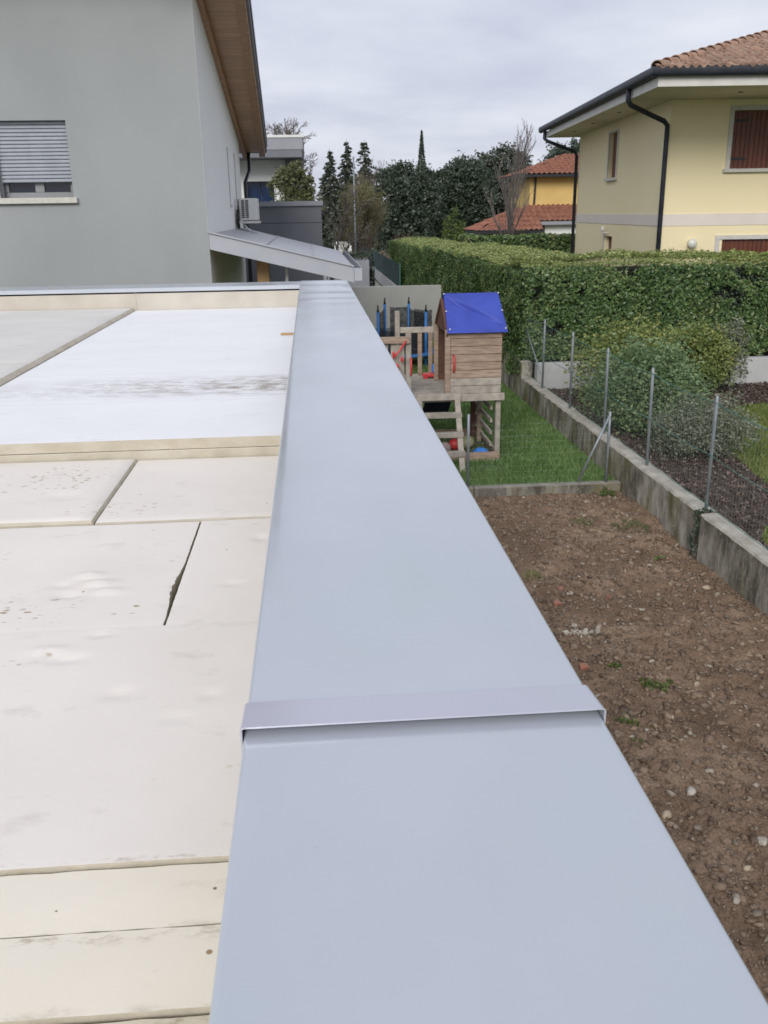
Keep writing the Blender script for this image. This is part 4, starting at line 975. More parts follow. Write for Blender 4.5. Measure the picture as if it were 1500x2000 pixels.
sw = MB().box(0.001, 0.3, 0.302, dy0, 0, WT).box(0.001, 0.3, sy1, 9.2, 0, WT).box(0.001, 0.3, dy0, sy1, sz1, WT).box(0.001, 0.3, dy0, sy1, dz1, sz0).box(0.001, 0.3, dy1, sy1, 0, dz1)
sw.build('side_wall', MT['yellow_render'], yh)
MB().box(0.31, 11, 8.9, 9.2, 0, WT).build('back_wall', MT['yellow_render'], yh)
MB().box(-0.012, 11, -0.012, -0.0015, 3.04, 3.29).build('band', MT['band'], yh)
MB().box(-0.012, -0.0015, -0.0014, 9.2, 3.04, 3.29).build('band', MT['band'], yh)
MB().box(-0.95, 11.5, -2.35, 10.0, WT+0.002, WT+0.05).build('soffit', MT['soffit_paint'], yh)
MB().box(-0.99, -0.952, -2.39, 10.0, WT-0.02, WT+0.15).box(-0.951, 11.5, -2.39, -2.352, WT-0.02, WT+0.15).build('fascia', MT['fascia_white'], yh)
for (x, y) in ((-0.5, 2.4), (-0.5, 5.2), (1.0, -1.2), (-0.5, 7.6)):
    MB().tube([(x, y, WT-0.012), (x, y, WT+0.004)], 0.05, 10).build('soffit_spotlight', MT['slate'], yh)
def gutter_run(p, q, n):
    mb = MB(); p = Vector(p); q = Vector(q); d = (q-p).normalized(); s = Vector((d.y, -d.x, 0))
    if s.dot(Vector(n)) < 0: s = -s
    prof = [(0.0, 0.09), (0.0, -0.01)]+[(0.075-0.075*math.cos(a), -0.02-0.075*math.sin(a)) for a in np.linspace(0.2, math.pi-0.2, 7)]+[(0.15, 0.0), (0.155, 0.06), (0.14, 0.075), (0.13, 0.06)]
    for e in (p, q):
        for a, z in prof: mb.V.append(tuple(e+s*a+Vector((0, 0, z))))
    k = len(prof); mb.F = [(i, i+1, k+i+1, k+i) for i in range(k-1)]
    return mb
gz = WT+0.235
gutter_run((-0.992, -2.54, gz), (-0.992, 10.1, gz), (-1, 0, 0)).build('gutter', MT['gutter'], yh, smooth=True)
gutter_run((-1.14, -2.392, gz), (11.5, -2.392, gz), (0, -1, 0)).build('gutter', MT['gutter'], yh, smooth=True)
MB().tube([(-1.06, -0.55, gz-0.05), (-1.06, -0.55, 5.52), (-0.98, -0.48, 5.44), (-0.16, -0.10, 5.16), (-0.07, -0.06, 5.08), (-0.07, -0.06, 4.9), (-0.07, -0.06, 0)], 0.052, 10).build('downpipe', MT['gutter'], yh, smooth=True)
MB().tube([(-1.06, 9.4, gz-0.05), (-1.06, 9.4, 5.52), (-0.98, 9.35, 5.44), (-0.14, 9.22, 5.12), (-0.07, 9.25, 5.0), (-0.07, 9.25, 0)], 0.052, 10).build('downpipe', MT['gutter'], yh, smooth=True)
# roof
TP = 0.315; EZ0 = WT+0.30; pa = math.atan(TP); cp_, sp_ = math.cos(pa), math.sin(pa)
rx0, ry0, ry1 = -1.08, -2.50, 10.1; hw = (ry1-ry0)/2
A = [(rx0, ry0, EZ0-0.05), (11.5, ry0, EZ0-0.05), (11.5, ry0+hw, EZ0-0.05+hw*TP), (rx0+hw, ry0+hw, EZ0-0.05+hw*TP), (rx0, ry1, EZ0-0.05), (11.5, ry1, EZ0-0.05)]
rf = MB().add(A, [(0, 1, 2, 3), (0, 3, 4), (4, 3, 2, 5)]).build('roof', MT['tile'], yh)
# S-shaped clay tiles on the front slope
def tile_mesh():
    mb = MB(); wd, ln = 0.155, 0.32; n = 8
    for (y, zo) in ((0, 0.022), (ln, -0.004)):
        for i in range(n+1):
            t = i/n; mb.V.append((wd*t, y*cp_, y*sp_+zo+0.024*math.sin(2*math.pi*t)))
    for i in range(n+1):
        t = i/n; mb.V.append((wd*t, 0.004, 0.020+0.024*math.sin(2*math.pi*t)-0.03))
    for i in range(n): mb.F += [(i, i+1, n+2+i, n+1+i), (2*n+2+i, 2*n+3+i, i+1, i)]
    return newmesh('roof_tile', mb.V, mb.F, MT['tile'], True)
tm = tile_mesh()
rowlen = 0.27; row = 0; cnt = 0
while row < 20:
    s = row*rowlen; yb_ = ry0-0.05+s*cp_; zb_ = EZ0+s*sp_; xh = rx0+s*cp_-0.05
    c0 = int(math.ceil((xh-rx0)/0.15))
    for c in range(c0, 60):
        x = rx0+c*0.15
        if cnt >= 295 or x > 0.405*(20.9+yb_)-6.2+0.25: continue
        o = place('roof_tile', tm, rf); o.location = (x, yb_+random.uniform(-.008, .008), zb_+random.uniform(-.003, .003)); o.rotation_euler = (0, 0, random.uniform(-.015, .015)); cnt += 1
    row += 1
def hip_mesh():
    mb = MB(); n = 7; L_ = 0.42
    for y, r, zo in ((0, 0.125, 0.03), (L_, 0.10, 0.0), ):
        for i in range(n+1):
            a = math.pi*i/n; mb.V.append((r*math.cos(a), y, zo+r*math.sin(a)*0.9-0.02))
    for i in range(n+1):
        a = math.pi*i/n; mb.V.append((0.105*math.cos(a), 0.002, 0.03+0.105*math.sin(a)*0.9-0.02))
    for i in range(n): mb.F += [(i+1, i, n+1+i, n+2+i), (2*n+2+i, i, i+1, 2*n+3+i)]
    return newmesh('hip_tile', mb.V, mb.F, MT['tile'], True)
hm = hip_mesh(); hd = Vector((1, 1, TP)).normalized()
qrot = Matrix(((hd.y/math.hypot(hd.x, hd.y), hd.x, 0), (-hd.x/math.hypot(hd.x, hd.y), hd.y, 0), (0, hd.z, 1)))
zax = Vector((hd.y, -hd.x, 0)).normalized().cross(hd).normalized()
qm = Matrix((Vector((hd.y, -hd.x, 0)).normalized(), hd, zax)).transposed()
for k in range(20):
    p = Vector((rx0+0.02, ry0+0.02, EZ0+0.0))+hd*(k*0.345)
    o = place('hip_tile', hm, rf); o.location = p; o.rotation_mode = 'QUATERNION'; o.rotation_quaternion = qm.to_quaternion()
# openings: upper window with closed brown shutters
fr = MB().box(fx0-0.09, fx0-0.001, -0.025, 0.12, fz0, fz1+0.09).box(fx1+0.001, fx1+0.09, -0.025, 0.12, fz0, fz1+0.09).box(fx0-0.001, fx1+0.001, -0.025, 0.12, fz1+0.001, fz1+0.09)
fw2 = fr.build('window', MT['stone_sill'], yh)
MB().box(fx0-0.14, fx1+0.14, -0.09, 0.12, fz0-0.075, fz0-0.001).build('sill', MT['stone_sill'], fw2, bevel=0.006)
x = fx0
while x < fx1-0.01:
    MB().box(x+0.003, min(x+0.10, fx1)-0.003, 0.05, 0.09, fz0+0.002, fz1-0.002).build('shutter_plank', MT['shutter_brown'], fw2, bevel=0.004); x += 0.10
for zz in (fz0+0.18, fz1-0.22):
    MB().box(fx0+0.02, fx0+0.34, 0.036, 0.049, zz, zz+0.045).build('hinge', MT['black_plastic'], fw2)
fr = MB().box(gx0-0.10, gx0-0.001, -0.025, 0.12, 0, gz1+0.09).box(gx0-0.001, gx1, -0.025, 0.12, gz1+0.001, gz1+0.09)
gw2 = fr.build('ground_floor_window', MT['stone_sill'], yh)
x = fx0
while x < fx1-0.01:
    MB().box(x+0.003, x+0.097, 0.06, 0.09, 0.2, gz1-0.002).build('shutter_plank', MT['shutter_brown'], gw2, bevel=0.004); x += 0.10
sf = MB().box(-0.03, 0.1, sy1+0.001, sy1+0.07, sz0, sz1+0.05).box(-0.03, 0.1, sy0-0.07, sy0-0.001, sz0, sz1+0.05).box(-0.03, 0.1, sy0-0.001, sy1+0.001, sz1+0.0005, sz1+0.05).build('slim_window', MT['stone_sill'], yh)
MB().box(-0.09, 0.1, sy0-0.1, sy1+0.1, sz0-0.07, sz0-0.001).build('sill', MT['stone_sill'], sf)
y = sy0
while y < sy1-0.02:
    MB().box(0.10, 0.13, y+0.003, y+0.147, sz0+0.002, sz1).build('shutter_plank', MT['shutter_brown'], sf); y += 0.15
MB().box(-0.03, 0.1, dy1+0.001, dy1+0.08, 0, dz1+0.05).build('door_frame', MT['stone_sill'], yh)
dr = MB().box(0.12, 0.16, dy0, dy1, 0, dz1).build('door', MT['shutter_brown'], yh)
tag(dr, 'dark brown side door')
def wall_lamp(label, c, out, r, parts):
    t = thing('wall_lamp', label, 'lamp', parts, -YAW, 'lamps on the yellow house wall', local=True)
    return t
def uv(u, v): return (u*cY+v*sY, -u*sY+v*cY)
wx, wy = uv(U0+0.66, V0-0.02)
t = thing('wall_lamp', 'round opal globe wall lamp on the yellow front wall', 'lamp', (wx, wy, 2.67), -YAW, None, local=True)
MB().ball((0, -0.10, 0), 0.105, 16, 12, (1, 0.75, 1)).build('globe', MT['lamp_glass'], t, smooth=True)
MB().tube([(0, 0.018, 0), (0, -0.035, 0)], 0.085, 14).build('base', MT['fascia_white'], t, smooth=True)
wx, wy = uv(U0-0.02, V0+5.0)
t = thing('wall_lamp', 'small white lantern above the brown side door', 'lamp', (wx, wy, 2.9), -YAW, None, local=True)
MB().ball((-0.11, 0, 0.0), 0.075, 12, 9, (0.8, 0.8, 1.2)).build('globe', MT['lamp_glass'], t, smooth=True)
MB().tube([(0.018, 0, -0.1), (-0.11, 0, -0.1), (-0.11, 0, -0.07)], 0.03, 8).build('bracket', MT['fascia_white'], t)

# ================================================================== OCHRE HOUSE far behind
oh = thing('ochre_house', 'ochre house with terracotta roofs beyond the hedge', 'house', (12, 49, 0))
def roof_quad(name, a, b_, c, d, parent, mat, period=0.24, rowl=0.4, amp=0.035):
    a, b_, c, d = map(Vector, (a, b_, c, d)); ln = (b_-a).length; sl = ((d+c)/2-(a+b_)/2).length
    nu = int(ln/period)*4; nv = int(sl/rowl); nrm = (b_-a).cross(d-a)
    nrm = (nrm if nrm.length > 1e-6 else (b_-a).cross(c-a)).normalized(); nrm = nrm if nrm.z > 0 else -nrm
    V = []; F = []; R_ = []
    for j in range(nv):
        for e in (0, 1):
            v = (j+e)/nv; off = 0.035*(1-e)
            for i in range(nu+1):
                u = i/nu; p = a.lerp(b_, u).lerp(d.lerp(c, u), v)
                dist = (p-a).dot((b_-a).normalized())
                V.append(p+nrm*(amp*math.sin(dist/period*2*math.pi)+off))
    n = nu+1
    for r_ in range(2*nv-1):
        for i in range(nu): F.append((r_*n+i, r_*n+i+1, (r_+1)*n+i+1, (r_+1)*n+i))
    mb = MB(); mb.V = [tuple(v) for v in V]; mb.F = F
    return mb.build(name, mat, parent)
MB().box(10.5, 16, 45, 49.2, 0, 5.02).build('wall', MT['orange_render'], oh)
MB().box(10.0, 16.6, 44.3, 49.7, 4.90, 5.02).build('eaves', MT['dark_metal'], oh)
zR = 5.03
r1 = roof_quad('roof', (9.95, 44.25, zR), (16.7, 44.25, zR), (16.7, 47, zR+1.0), (12.7, 47, zR+1.0), oh, MT['tile_far'])
roof_quad('roof_slope', (9.95, 49.75, zR), (9.95, 44.25, zR), (12.7, 46.95, zR+1.0), (12.7, 47.05, zR+1.0), r1, MT['tile_far'])
roof_quad('roof_slope', (16.7, 49.75, zR), (9.95, 49.75, zR), (12.7, 47.05, zR+1.0), (16.7, 47.05, zR+1.0), r1, MT['tile_far'])
roof_quad('lower_roof', (10.15, 43.2, 2.95), (16, 43.2, 2.95), (16, 45, 3.68), (10.15, 45, 3.68), oh, MT['tile_far'])
MB().box(10.1, 16, 43.2, 43.32, 2.78, 2.93).build('lower_gutter', MT['slate_light'], oh)
MB().box(10.95, 16, 43.6, 44.99, 0, 2.77).build('garage_wall', MT['render_white'], oh)
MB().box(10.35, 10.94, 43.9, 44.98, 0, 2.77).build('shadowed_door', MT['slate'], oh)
MB().tube([(10.75, 44.93, 4.95), (10.70, 44.93, 3.7)], 0.05, 6).build('downpipe', MT['dark_metal'], oh)
pv = (7.55, 42.4, 2.58), (10.6, 42.4, 2.58), (10.6, 44.2, 3.55), (9.7, 44.2, 3.55)
pr = roof_quad('porch_roof', *pv, oh, MT['tile_far'])
roof_quad('porch_roof_slope', (7.55, 46.2, 2.58), (7.55, 42.4, 2.58), (9.7, 44.2, 3.55), (9.7, 44.3, 3.55), pr, MT['tile_far'])
MB().box(7.6, 10.6, 42.45, 46.2, 2.44, 2.56).build('porch_eaves', MT['dark_metal'], oh)
MB().box(8.2, 10.6, 43.0, 46, 0, 2.43).build('porch_wall', MT['orange_render'], oh)

# ================================================================== TREES
bare_tree('bare_tree', 'bare grey tree rising behind the white modern house', (-1.15, 44, 0), 8.7, 0.17, 4, (10, 7, 6, 5), 42, 0.22, 'twig_grey', 101, first=0.42, rmin=0.011)
bare_tree('bare_tree', 'thin bare tree right of the grey annex, in front of the spruces', (0.9, 40, 0), 5.6, 0.09, 4, (7, 5, 4, 3), 42, 0.2, 'twig_grey', 102, first=0.3, rmin=0.009, buds=(2, 0.05, 0.06, 'bud'))
spruce('spruce_tree', 'leftmost and lowest of the three dark spruces', (1.8, 75, 0), 8.2, 2.4, 111, 'hazy_grey_leaf')
spruce('spruce_tree', 'middle and tallest of the three dark spruces', (3.2, 77, 0), 9.0, 2.5, 112, 'hazy_grey_leaf')
spruce('spruce_tree', 'rightmost of the three dark spruces, beside the round evergreen', (4.55, 76, 0), 8.9, 2.9, 113, 'hazy_grey_leaf')
bare_tree('bare_tree', 'multi stemmed bare tree with yellowish buds left of the tall pole', (1.85, 46, 0), 5.4, 0.10, 4, (10, 6, 5, 4), 28, 0.7, 'twig', 121, first=0.12, buds=(7, 0.06, 0.12, 'bud'), wid=1.1)
bare_tree('bare_tree', 'bare tree with a budding olive haze right of the tall pole', (2.75, 47, 0), 5.3, 0.09, 4, (10, 6, 5, 4), 28, 0.7, 'twig', 122, first=0.12, buds=(7, 0.06, 0.12, 'bud'), wid=1.1)
bare_tree('bare_tree', 'reddish brown bare tree before the rightmost spruce', (3.7, 58, 0), 6.9, 0.09, 4, (12, 6, 5, 4), 26, 0.6, 'twig', 123, first=0.1, wid=1.1)
bare_tree('bare_shrub', 'leafless brown shrub at the foot of the round evergreen', (4.2, 49, 0), 3.0, 0.06, 4, (9, 6, 4, 3), 34, 0.4, 'twig', 124, first=0.05)
leafy_tree('evergreen_tree', 'round dark evergreen tree under the tall cypress', 'tree', (5.6, 56, 0), [(5.5, 56, 4.0, 1.75, 1.6, 1.85), (4.7, 55.6, 3.6, 1.1, 1.1, 1.6), (6.5, 55.8, 4.0, 1.1, 1.1, 1.8), (5.6, 56, 5.1, 1.35, 1.2, 0.95), (5.6, 55.5, 2.2, 1.7, 1.3, 1.2), (4.6, 56, 5.2, 0.8, 0.8, 0.7), (6.6, 56, 5.3, 0.75, 0.8, 0.65)], 24000, 0.19, 'dark_leaf', 0.16, 131, shell=0.72, spread=0.10, clump=30)
def cypress(label, base, h, wd, seed, n):
    t = thing('cypress_tree', label, 'tree', base)
    MB().tube([base, (base[0], base[1], base[2]+h*0.95)], [0.08, 0.01], 6).build('trunk', MT['bark'], t)
    r = np.random.default_rng(seed); z = r.random(n)**1.15; prof = wd*np.minimum(1, (1-z)*1.9)**0.9*np.minimum(1, z*8+0.3)*(0.85+0.3*r.random(n)); a = r.random(n)*6.283
    C = np.stack([np.cos(a)*prof, np.sin(a)*prof, z*h], -1)+np.array(base)
    V, F = leaf_arrays(C, 0.22, r, aspect=0.35); V = V-np.array(base, dtype=np.float32)
    place('crown', newmesh('crown', V, F, MT['dark_leaf']), t)
cypress('tall slender cypress spire rising above the round evergreen', (9.5, 80, 0), 9.75, 0.52, 141, 5000)
cypress('short cypress tip right of the tall cypress', (10.5, 80, 0), 6.7, 0.42, 142, 3000)
leafy_tree('evergreen_tree', 'broad dark evergreen right of the short cypress', 'tree', (9.6, 60, 0), [(9.0, 60, 4.6, 1.25, 1.2, 1.5), (9.9, 60, 5.2, 1.4, 1.3, 1.35), (10.6, 60, 4.4, 1.2, 1.2, 1.5), (9.7, 60, 3.5, 1.5, 1.2, 1.2), (8.5, 60, 4.9, 0.7, 0.8, 1.0), (9.4, 60, 2.2, 0.9, 0.8, 1.0)], 20000, 0.20, 'dark_leaf', 0.15, 151, shell=0.7, spread=0.11, clump=30)
leafy_tree('evergreen_tree', 'grey green evergreen crown behind the bare poplar', 'tree', (12.5, 63, 0), [(11.6, 63, 5.8, 1.5, 1.3, 1.1), (12.9, 63, 6.0, 1.5, 1.3, 1.35), (13.8, 63, 5.6, 1.1, 1.1, 1.2), (12.3, 63, 4.4, 1.9, 1.3, 1.6), (12.0, 63, 2.6, 1.6, 1.2, 1.4)], 20000, 0.21, 'hazy_grey_leaf', 0.15, 152, shell=0.65, spread=0.11, clump=30)
leafy_tree('dark_shrub', 'dark evergreen shrub filling the gap under the short cypress', 'shrub', (7.9, 58, 0), [(7.9, 58, 1.8, 0.9, 0.8, 1.6), (8.0, 58, 3.2, 0.55, 0.6, 0.9)], 4500, 0.17, 'dark_leaf', 0.08, 153)
leafy_tree('young_tree', 'small fresh green tree between the two dark evergreens', 'tree', (8.0, 52, 0), [(7.9, 52, 2.6, 0.6, 0.6, 0.9), (7.6, 52, 1.8, 0.7, 0.6, 0.8), (8.3, 52, 1.9, 0.5, 0.5, 0.8)], 2400, 0.13, 'spring_leaf', 0.06, 154)
bare_tree('bare_tree', 'tall bare poplar with upright twigs before the ochre house', (7.75, 36.5, 0.3), 7.6, 0.085, 3, (16, 6, 4), 24, 0.75, 'twig_grey', 161, first=0.2, lenk=0.5, wid=1.0, rmin=0.007)
leafy_tree('pine_tree', 'dark pine top showing behind the ochre house roof', 'tree', (16.8, 62, 0), [(16.6, 62, 6.4, 1.3, 1.2, 1.1), (15.6, 62, 6.0, 0.7, 0.7, 0.8), (17.6, 62, 6.6, 1.2, 1.1, 1.0), (16.9, 62, 7.2, 0.6, 0.6, 0.6)], 5000, 0.2, 'dark_leaf', 0.15, 162)
leafy_tree('terrace_bush', 'rounded olive green bush standing behind the grey annex parapet', 'bush', (-0.4, 28.5, 0), [(-0.45, 28.5, 4.2, 0.58, 0.45, 0.55), (-0.75, 28.5, 4.25, 0.35, 0.35, 0.45), (-0.1, 28.5, 4.1, 0.38, 0.35, 0.45), (-0.4, 28.5, 4.65, 0.35, 0.35, 0.25), (-0.4, 28.5, 3.6, 0.7, 0.45, 0.5)], 5200, 0.095, 'olive_leaf', 0.05, 171, shell=0.5)
# backdrop of garden bushes far off
for i, (x, y, hh, wd, mt_, lb) in enumerate([(-4, 95, 6, 4, 'hazy_grey_leaf', 'distant grey green tree mass far left behind the villa'), (14, 110, 6.5, 6, 'hazy_grey_leaf', 'distant evergreen mass behind the cypress'), (3, 112, 5.5, 5, 'olive_leaf', 'distant olive tree mass behind the spruces'), (24, 105, 6, 6, 'dark_leaf', 'distant dark tree mass behind the ochre house')]):
    leafy_tree('distant_tree', lb, 'tree', (x, y, 0), [(x+dx*wd*0.5, y, hh*(0.55+0.12*((k*7) % 3-1)), wd*0.42, wd*0.3, hh*0.42) for k, dx in enumerate((-1.4, -0.7, 0, 0.7, 1.4))], 6000, 0.32, mt_, 0.2, 180+i)

pole = thing('tall_pole', 'slender pale metal pole between the bare trees', 'pole', (2.1, 43.5, 0))
MB().tube([(2.1, 43.5, 0), (2.1, 43.5, 5.75)], [0.05, 0.03], 8).build('shaft', MT['galv'], pole, smooth=True)
MB().tube([(2.1, 43.5, 5.75), (2.1, 43.5, 5.83)], [0.05, 0.03], 8).build('cap', MT['galv'], pole)
one('low_white_wall', 'low whitish wall at the end of the pale path', 'wall', MB().box(1.55, 2.6, 59, 59.2, 0, 1.75), MT['render_white'], (2, 59, 0))

# ================================================================== SHRUBS in the neighbour's bed
leafy_tree('garden_shrub', 'large green leafy shrub right behind the wire fence', 'shrub', (4.75, 12.5, 0.34), [(4.65, 12.4, 1.0, 0.62, 0.6, 0.62), (4.95, 12.2, 0.85, 0.5, 0.5, 0.5), (4.4, 12.8, 0.8, 0.45, 0.5, 0.5), (4.75, 12.5, 1.4, 0.35, 0.4, 0.3), (5.15, 12.5, 1.15, 0.3, 0.3, 0.3)], 15000, 0.055, 'shrub_leaf', 0.04, 201, shell=0.5, spread=0.2)
leafy_tree('garden_shrub', 'yellow green shrub with golden tips at the far end of the wire fence', 'shrub', (4.75, 14.4, 0.34), [(4.65, 14.4, 0.95, 0.5, 0.45, 0.5), (5.1, 14.3, 1.15, 0.55, 0.45, 0.5), (5.4, 14.4, 1.0, 0.4, 0.4, 0.5), (5.0, 14.4, 1.5, 0.3, 0.3, 0.25)], 10000, 0.06, 'yellow_leaf', 0.035, 202, spread=0.21)
leafy_tree('garden_shrub', 'round yellow spotted shrub before the pale wall', 'shrub', (6.45, 15.1, 0.34), [(6.3, 15.1, 0.95, 0.5, 0.45, 0.5), (6.7, 15.0, 1.0, 0.4, 0.4, 0.45), (6.5, 15.1, 1.3, 0.3, 0.3, 0.25), (6.45, 15.0, 0.7, 0.4, 0.4, 0.3)], 9500, 0.06, 'yellow_leaf', 0.035, 203, spread=0.2)
leafy_tree('garden_shrub', 'loose grey green shrub beside the round yellow one', 'shrub', (7.15, 15.2, 0.34), [(7.12, 15.2, 1.15, 0.34, 0.3, 0.4), (7.2, 15.2, 0.8, 0.3, 0.3, 0.35)], 2600, 0.06, 'silver_leaf', 0.02, 204)
leafy_tree('garden_shrub', 'low silvery grey shrub nearest the viewer in the bed', 'shrub', (4.95, 11.0, 0.34), [(4.9, 11.0, 0.78, 0.5, 0.42, 0.36), (5.2, 11.0, 0.66, 0.35, 0.35, 0.3), (4.6, 11.1, 0.62, 0.35, 0.35, 0.3)], 7500, 0.045, 'silver_leaf', 0.025, 205, shell=0.4, spread=0.24)
leafy_tree('ivy_tuft', 'dark ivy growing from the joint in the concrete wall', 'ivy', (3.75, 8.30, 0.05), [(3.735, 8.31, 0.42, 0.03, 0.04, 0.14), (3.735, 8.33, 0.22, 0.03, 0.05, 0.15), (3.80, 8.31, 0.55, 0.07, 0.05, 0.03)], 700, 0.03, 'dark_leaf', 0.004, 206, clump=20)

# ================================================================== PLAY TOWER
pt = thing('play_tower', 'wooden children play tower with blue tarpaulin roof on the lawn', 'play tower', (1.9, 12.9, 0.13))
TW, TG = MT['timber'], MT['timber_grey']
PZ = 1.03
def bx(name, x0, x1, y0, y1, z0, z1, mat=TW, par=pt, bv=0.005): return MB().box(x0, x1, y0, y1, z0, z1).build(name, mat, par, bevel=bv)
for x, y, zt in ((1.22, 12.09, 1.88), (2.455, 12.13, PZ-0.01), (2.455, 13.62, PZ-0.01), (1.22, 13.66, 2.02), (0.5, 12.09, 1.88), (0.5, 13.66, 1.88)):
    bx('post', x, x+0.07, y, y+0.07, 0.1, zt, TG)
y = 12.14
while y < 13.70:
    bx('deck_board', 0.5, 2.53, y, y+0.115, PZ, PZ+0.028, TG); y += 0.12
bx('front_beam', 0.45, 2.56, 12.06, 12.10, PZ-0.07, PZ+0.03, TG)
bx('back_beam', 0.45, 2.54, 13.74, 13.78, PZ-0.09, PZ+0.03, TG)
# balcony railing
bx('rail', 0.45, 1.27, 12.04, 12.085, 1.76, 1.85, TW)
for x in (0.62, 0.76, 0.90, 1.02, 1.115):
    bx('railing_slat', x, x+0.085, 12.088, 12.108, PZ-0.25 if x > 1 else PZ+0.03, 1.755, TG)
bx('rail', 1.29, 1.86, 13.70, 13.74, 1.69, 1.775, TG)
for x in (1.40, 1.56, 1.72):
    bx('railing_slat', x, x+0.065, 13.675, 13.698, PZ+0.03, 1.70, TW)
# hut walls of horizontal planks
hx0, hx1, hy0, hy1 = 1.80, 2.50, 12.085, 13.25
for k in range(8):
    z0 = PZ+0.032+k*0.106; ins = 0.012*(7-k)/7
    bx('wall_plank', hx0+0.02, hx1+0.015-ins*0.3, hy0+0.004*(k % 2), hy0+0.026+0.004*(k % 2), z0, z0+0.101, TG if k < 2 else TW)
for k in range(8):
    z0 = PZ+0.032+k*0.106
    bx('wall_plank', hx1-0.02, hx1+0.002, hy0+0.034, hy1, z0, z0+0.101)
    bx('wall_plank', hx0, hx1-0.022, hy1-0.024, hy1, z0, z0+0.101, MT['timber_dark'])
bx('corner_trim', hx0-0.055, hx0+0.018, hy0-0.008, hy0+0.05, PZ+0.03, 1.92, TW)
bx('corner_trim', hx0-0.055, hx0+0.01, hy1-0.05, hy1, PZ+0.03, 1.92, TW)
# gables and tarpaulin roof
ym, zr, ze = 12.66, 2.345, 1.905
for x in (1.775, 2.53):
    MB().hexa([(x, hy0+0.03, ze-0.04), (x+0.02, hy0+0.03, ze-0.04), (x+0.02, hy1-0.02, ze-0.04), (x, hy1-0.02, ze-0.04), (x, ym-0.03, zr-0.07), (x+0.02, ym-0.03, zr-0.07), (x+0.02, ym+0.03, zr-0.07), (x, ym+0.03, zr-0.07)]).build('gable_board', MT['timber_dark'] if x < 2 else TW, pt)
    for y_e in (hy0-0.05, hy1+0.06):
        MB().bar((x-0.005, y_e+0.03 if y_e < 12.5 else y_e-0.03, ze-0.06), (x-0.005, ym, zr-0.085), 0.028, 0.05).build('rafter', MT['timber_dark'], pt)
def tarp():
    nu, nv = 70, 60; V = []; F = []
    for side in (0, 1):
        for j in range(nv+1):
            v = j/nv
            for i in range(nu+1):
                u = i/nu; xx0 = 1.765+0.035*v; xx1 = 2.575-0.02*v if side == 0 else 2.57
                x = xx0+(xx1-xx0)*u
                if side == 0: y_ = (hy0-0.075)+(ym-hy0+0.075)*v; z_ = ze-0.02+(zr-ze+0.02)*v
                else: y_ = (hy1+0.08)+(ym-hy1-0.08)*v; z_ = ze-0.02+(zr-ze+0.02)*v
                d = (v-(0.92-0.78*u))            # slanting crease
                wv = -0.042*math.exp(-(d/0.035)**2)*math.sin(math.pi*u)+0.034*math.exp(-((d-0.08)/0.05)**2)*math.sin(math.pi*u) if side == 0 else 0
                wv += 0.006*math.sin(9*u+4*v)*math.sin(math.pi*v)-0.012*math.sin(math.pi*u)*math.sin(math.pi*v)
                V.append((x, y_-wv*0.6, z_+wv))
    n = nu+1
    for s in (0, 1):
        b = s*(nv+1)*n
        for j in range(nv):
            for i in range(nu):
                q = (b+j*n+i, b+j*n+i+1, b+(j+1)*n+i+1, b+(j+1)*n+i); F.append(q if s == 0 else q[::-1])
    mb = MB(); mb.V = V; mb.F = F; o = mb.build('tarpaulin_roof', MT['tarp'], pt, smooth=True)
    sm = o.modifiers.new('thickness', 'SOLIDIFY'); sm.thickness = 0.006
    for x, y_, z_ in ((1.80, hy0-0.045, ze+0.02), (2.545, hy0-0.045, ze+0.02), (2.55, 12.33, 2.13), (1.79, 12.33, 2.13), (1.80, ym-0.03, zr-0.01), (2.55, ym-0.03, zr-0.01)):
        MB().ball((x, y_-0.012, z_+0.008), 0.011, 8, 5).build('eyelet', MT['white_metal'], o)
tarp()
# ladder
for x in (1.385, 1.90):
    MB().bar((x, 12.02, PZ+0.03), (x, 11.47, 0.12), 0.045, 0.075, (1, 0, 0)).build('ladder_stringer', TG, pt, bevel=0.005)
for z in (1.0, 0.785, 0.55, 0.325):
    yy = 11.47+(z-0.12)/(PZ-0.14)*0.56
    bx('ladder_tread', 1.36, 1.945, yy-0.065, yy+0.02, z+0.0, z+0.07 if z < 0.9 else z+0.085, TG)
# climbing side under the hut
for z in (0.30, 0.47, 0.64, 0.82):
    MB().bar((2.42, 12.25, z), (2.42, 13.62, z), 0.03, 0.05).build('climbing_rung', TG, pt)
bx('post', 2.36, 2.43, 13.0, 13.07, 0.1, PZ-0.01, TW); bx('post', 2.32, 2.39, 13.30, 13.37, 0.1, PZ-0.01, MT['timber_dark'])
# sandbox frame
bx('sandbox_board', 1.0, 2.50, 12.00, 12.045, 0.10, 0.255, TW); bx('sandbox_board', 1.0, 2.46, 13.36, 13.40, 0.10, 0.27, TW)
bx('sandbox_board', 2.46, 2.50, 12.05, 13.35, 0.10, 0.245, TW); bx('sandbox_board', 1.0, 1.04, 12.05, 13.35, 0.10, 0.255, TW)
tag(sheet('sand', 1.042, 2.458, 12.047, 13.358, 0.165, MT['sand'], label='dark sand inside the sandbox under the tower'))
def handle(x, y, z0, z1):
    return MB().tube([(x, y, z0), (x, y-0.045, z0+0.02), (x, y-0.05, (z0+z1)/2), (x, y-0.045, z1-0.02), (x, y, z1)], 0.014, 8).build('grab_handle', MT['red_plastic'], pt, smooth=True)
handle(1.285, 12.085, 1.33, 1.56); handle(1.86, 12.08, 1.36, 1.58)
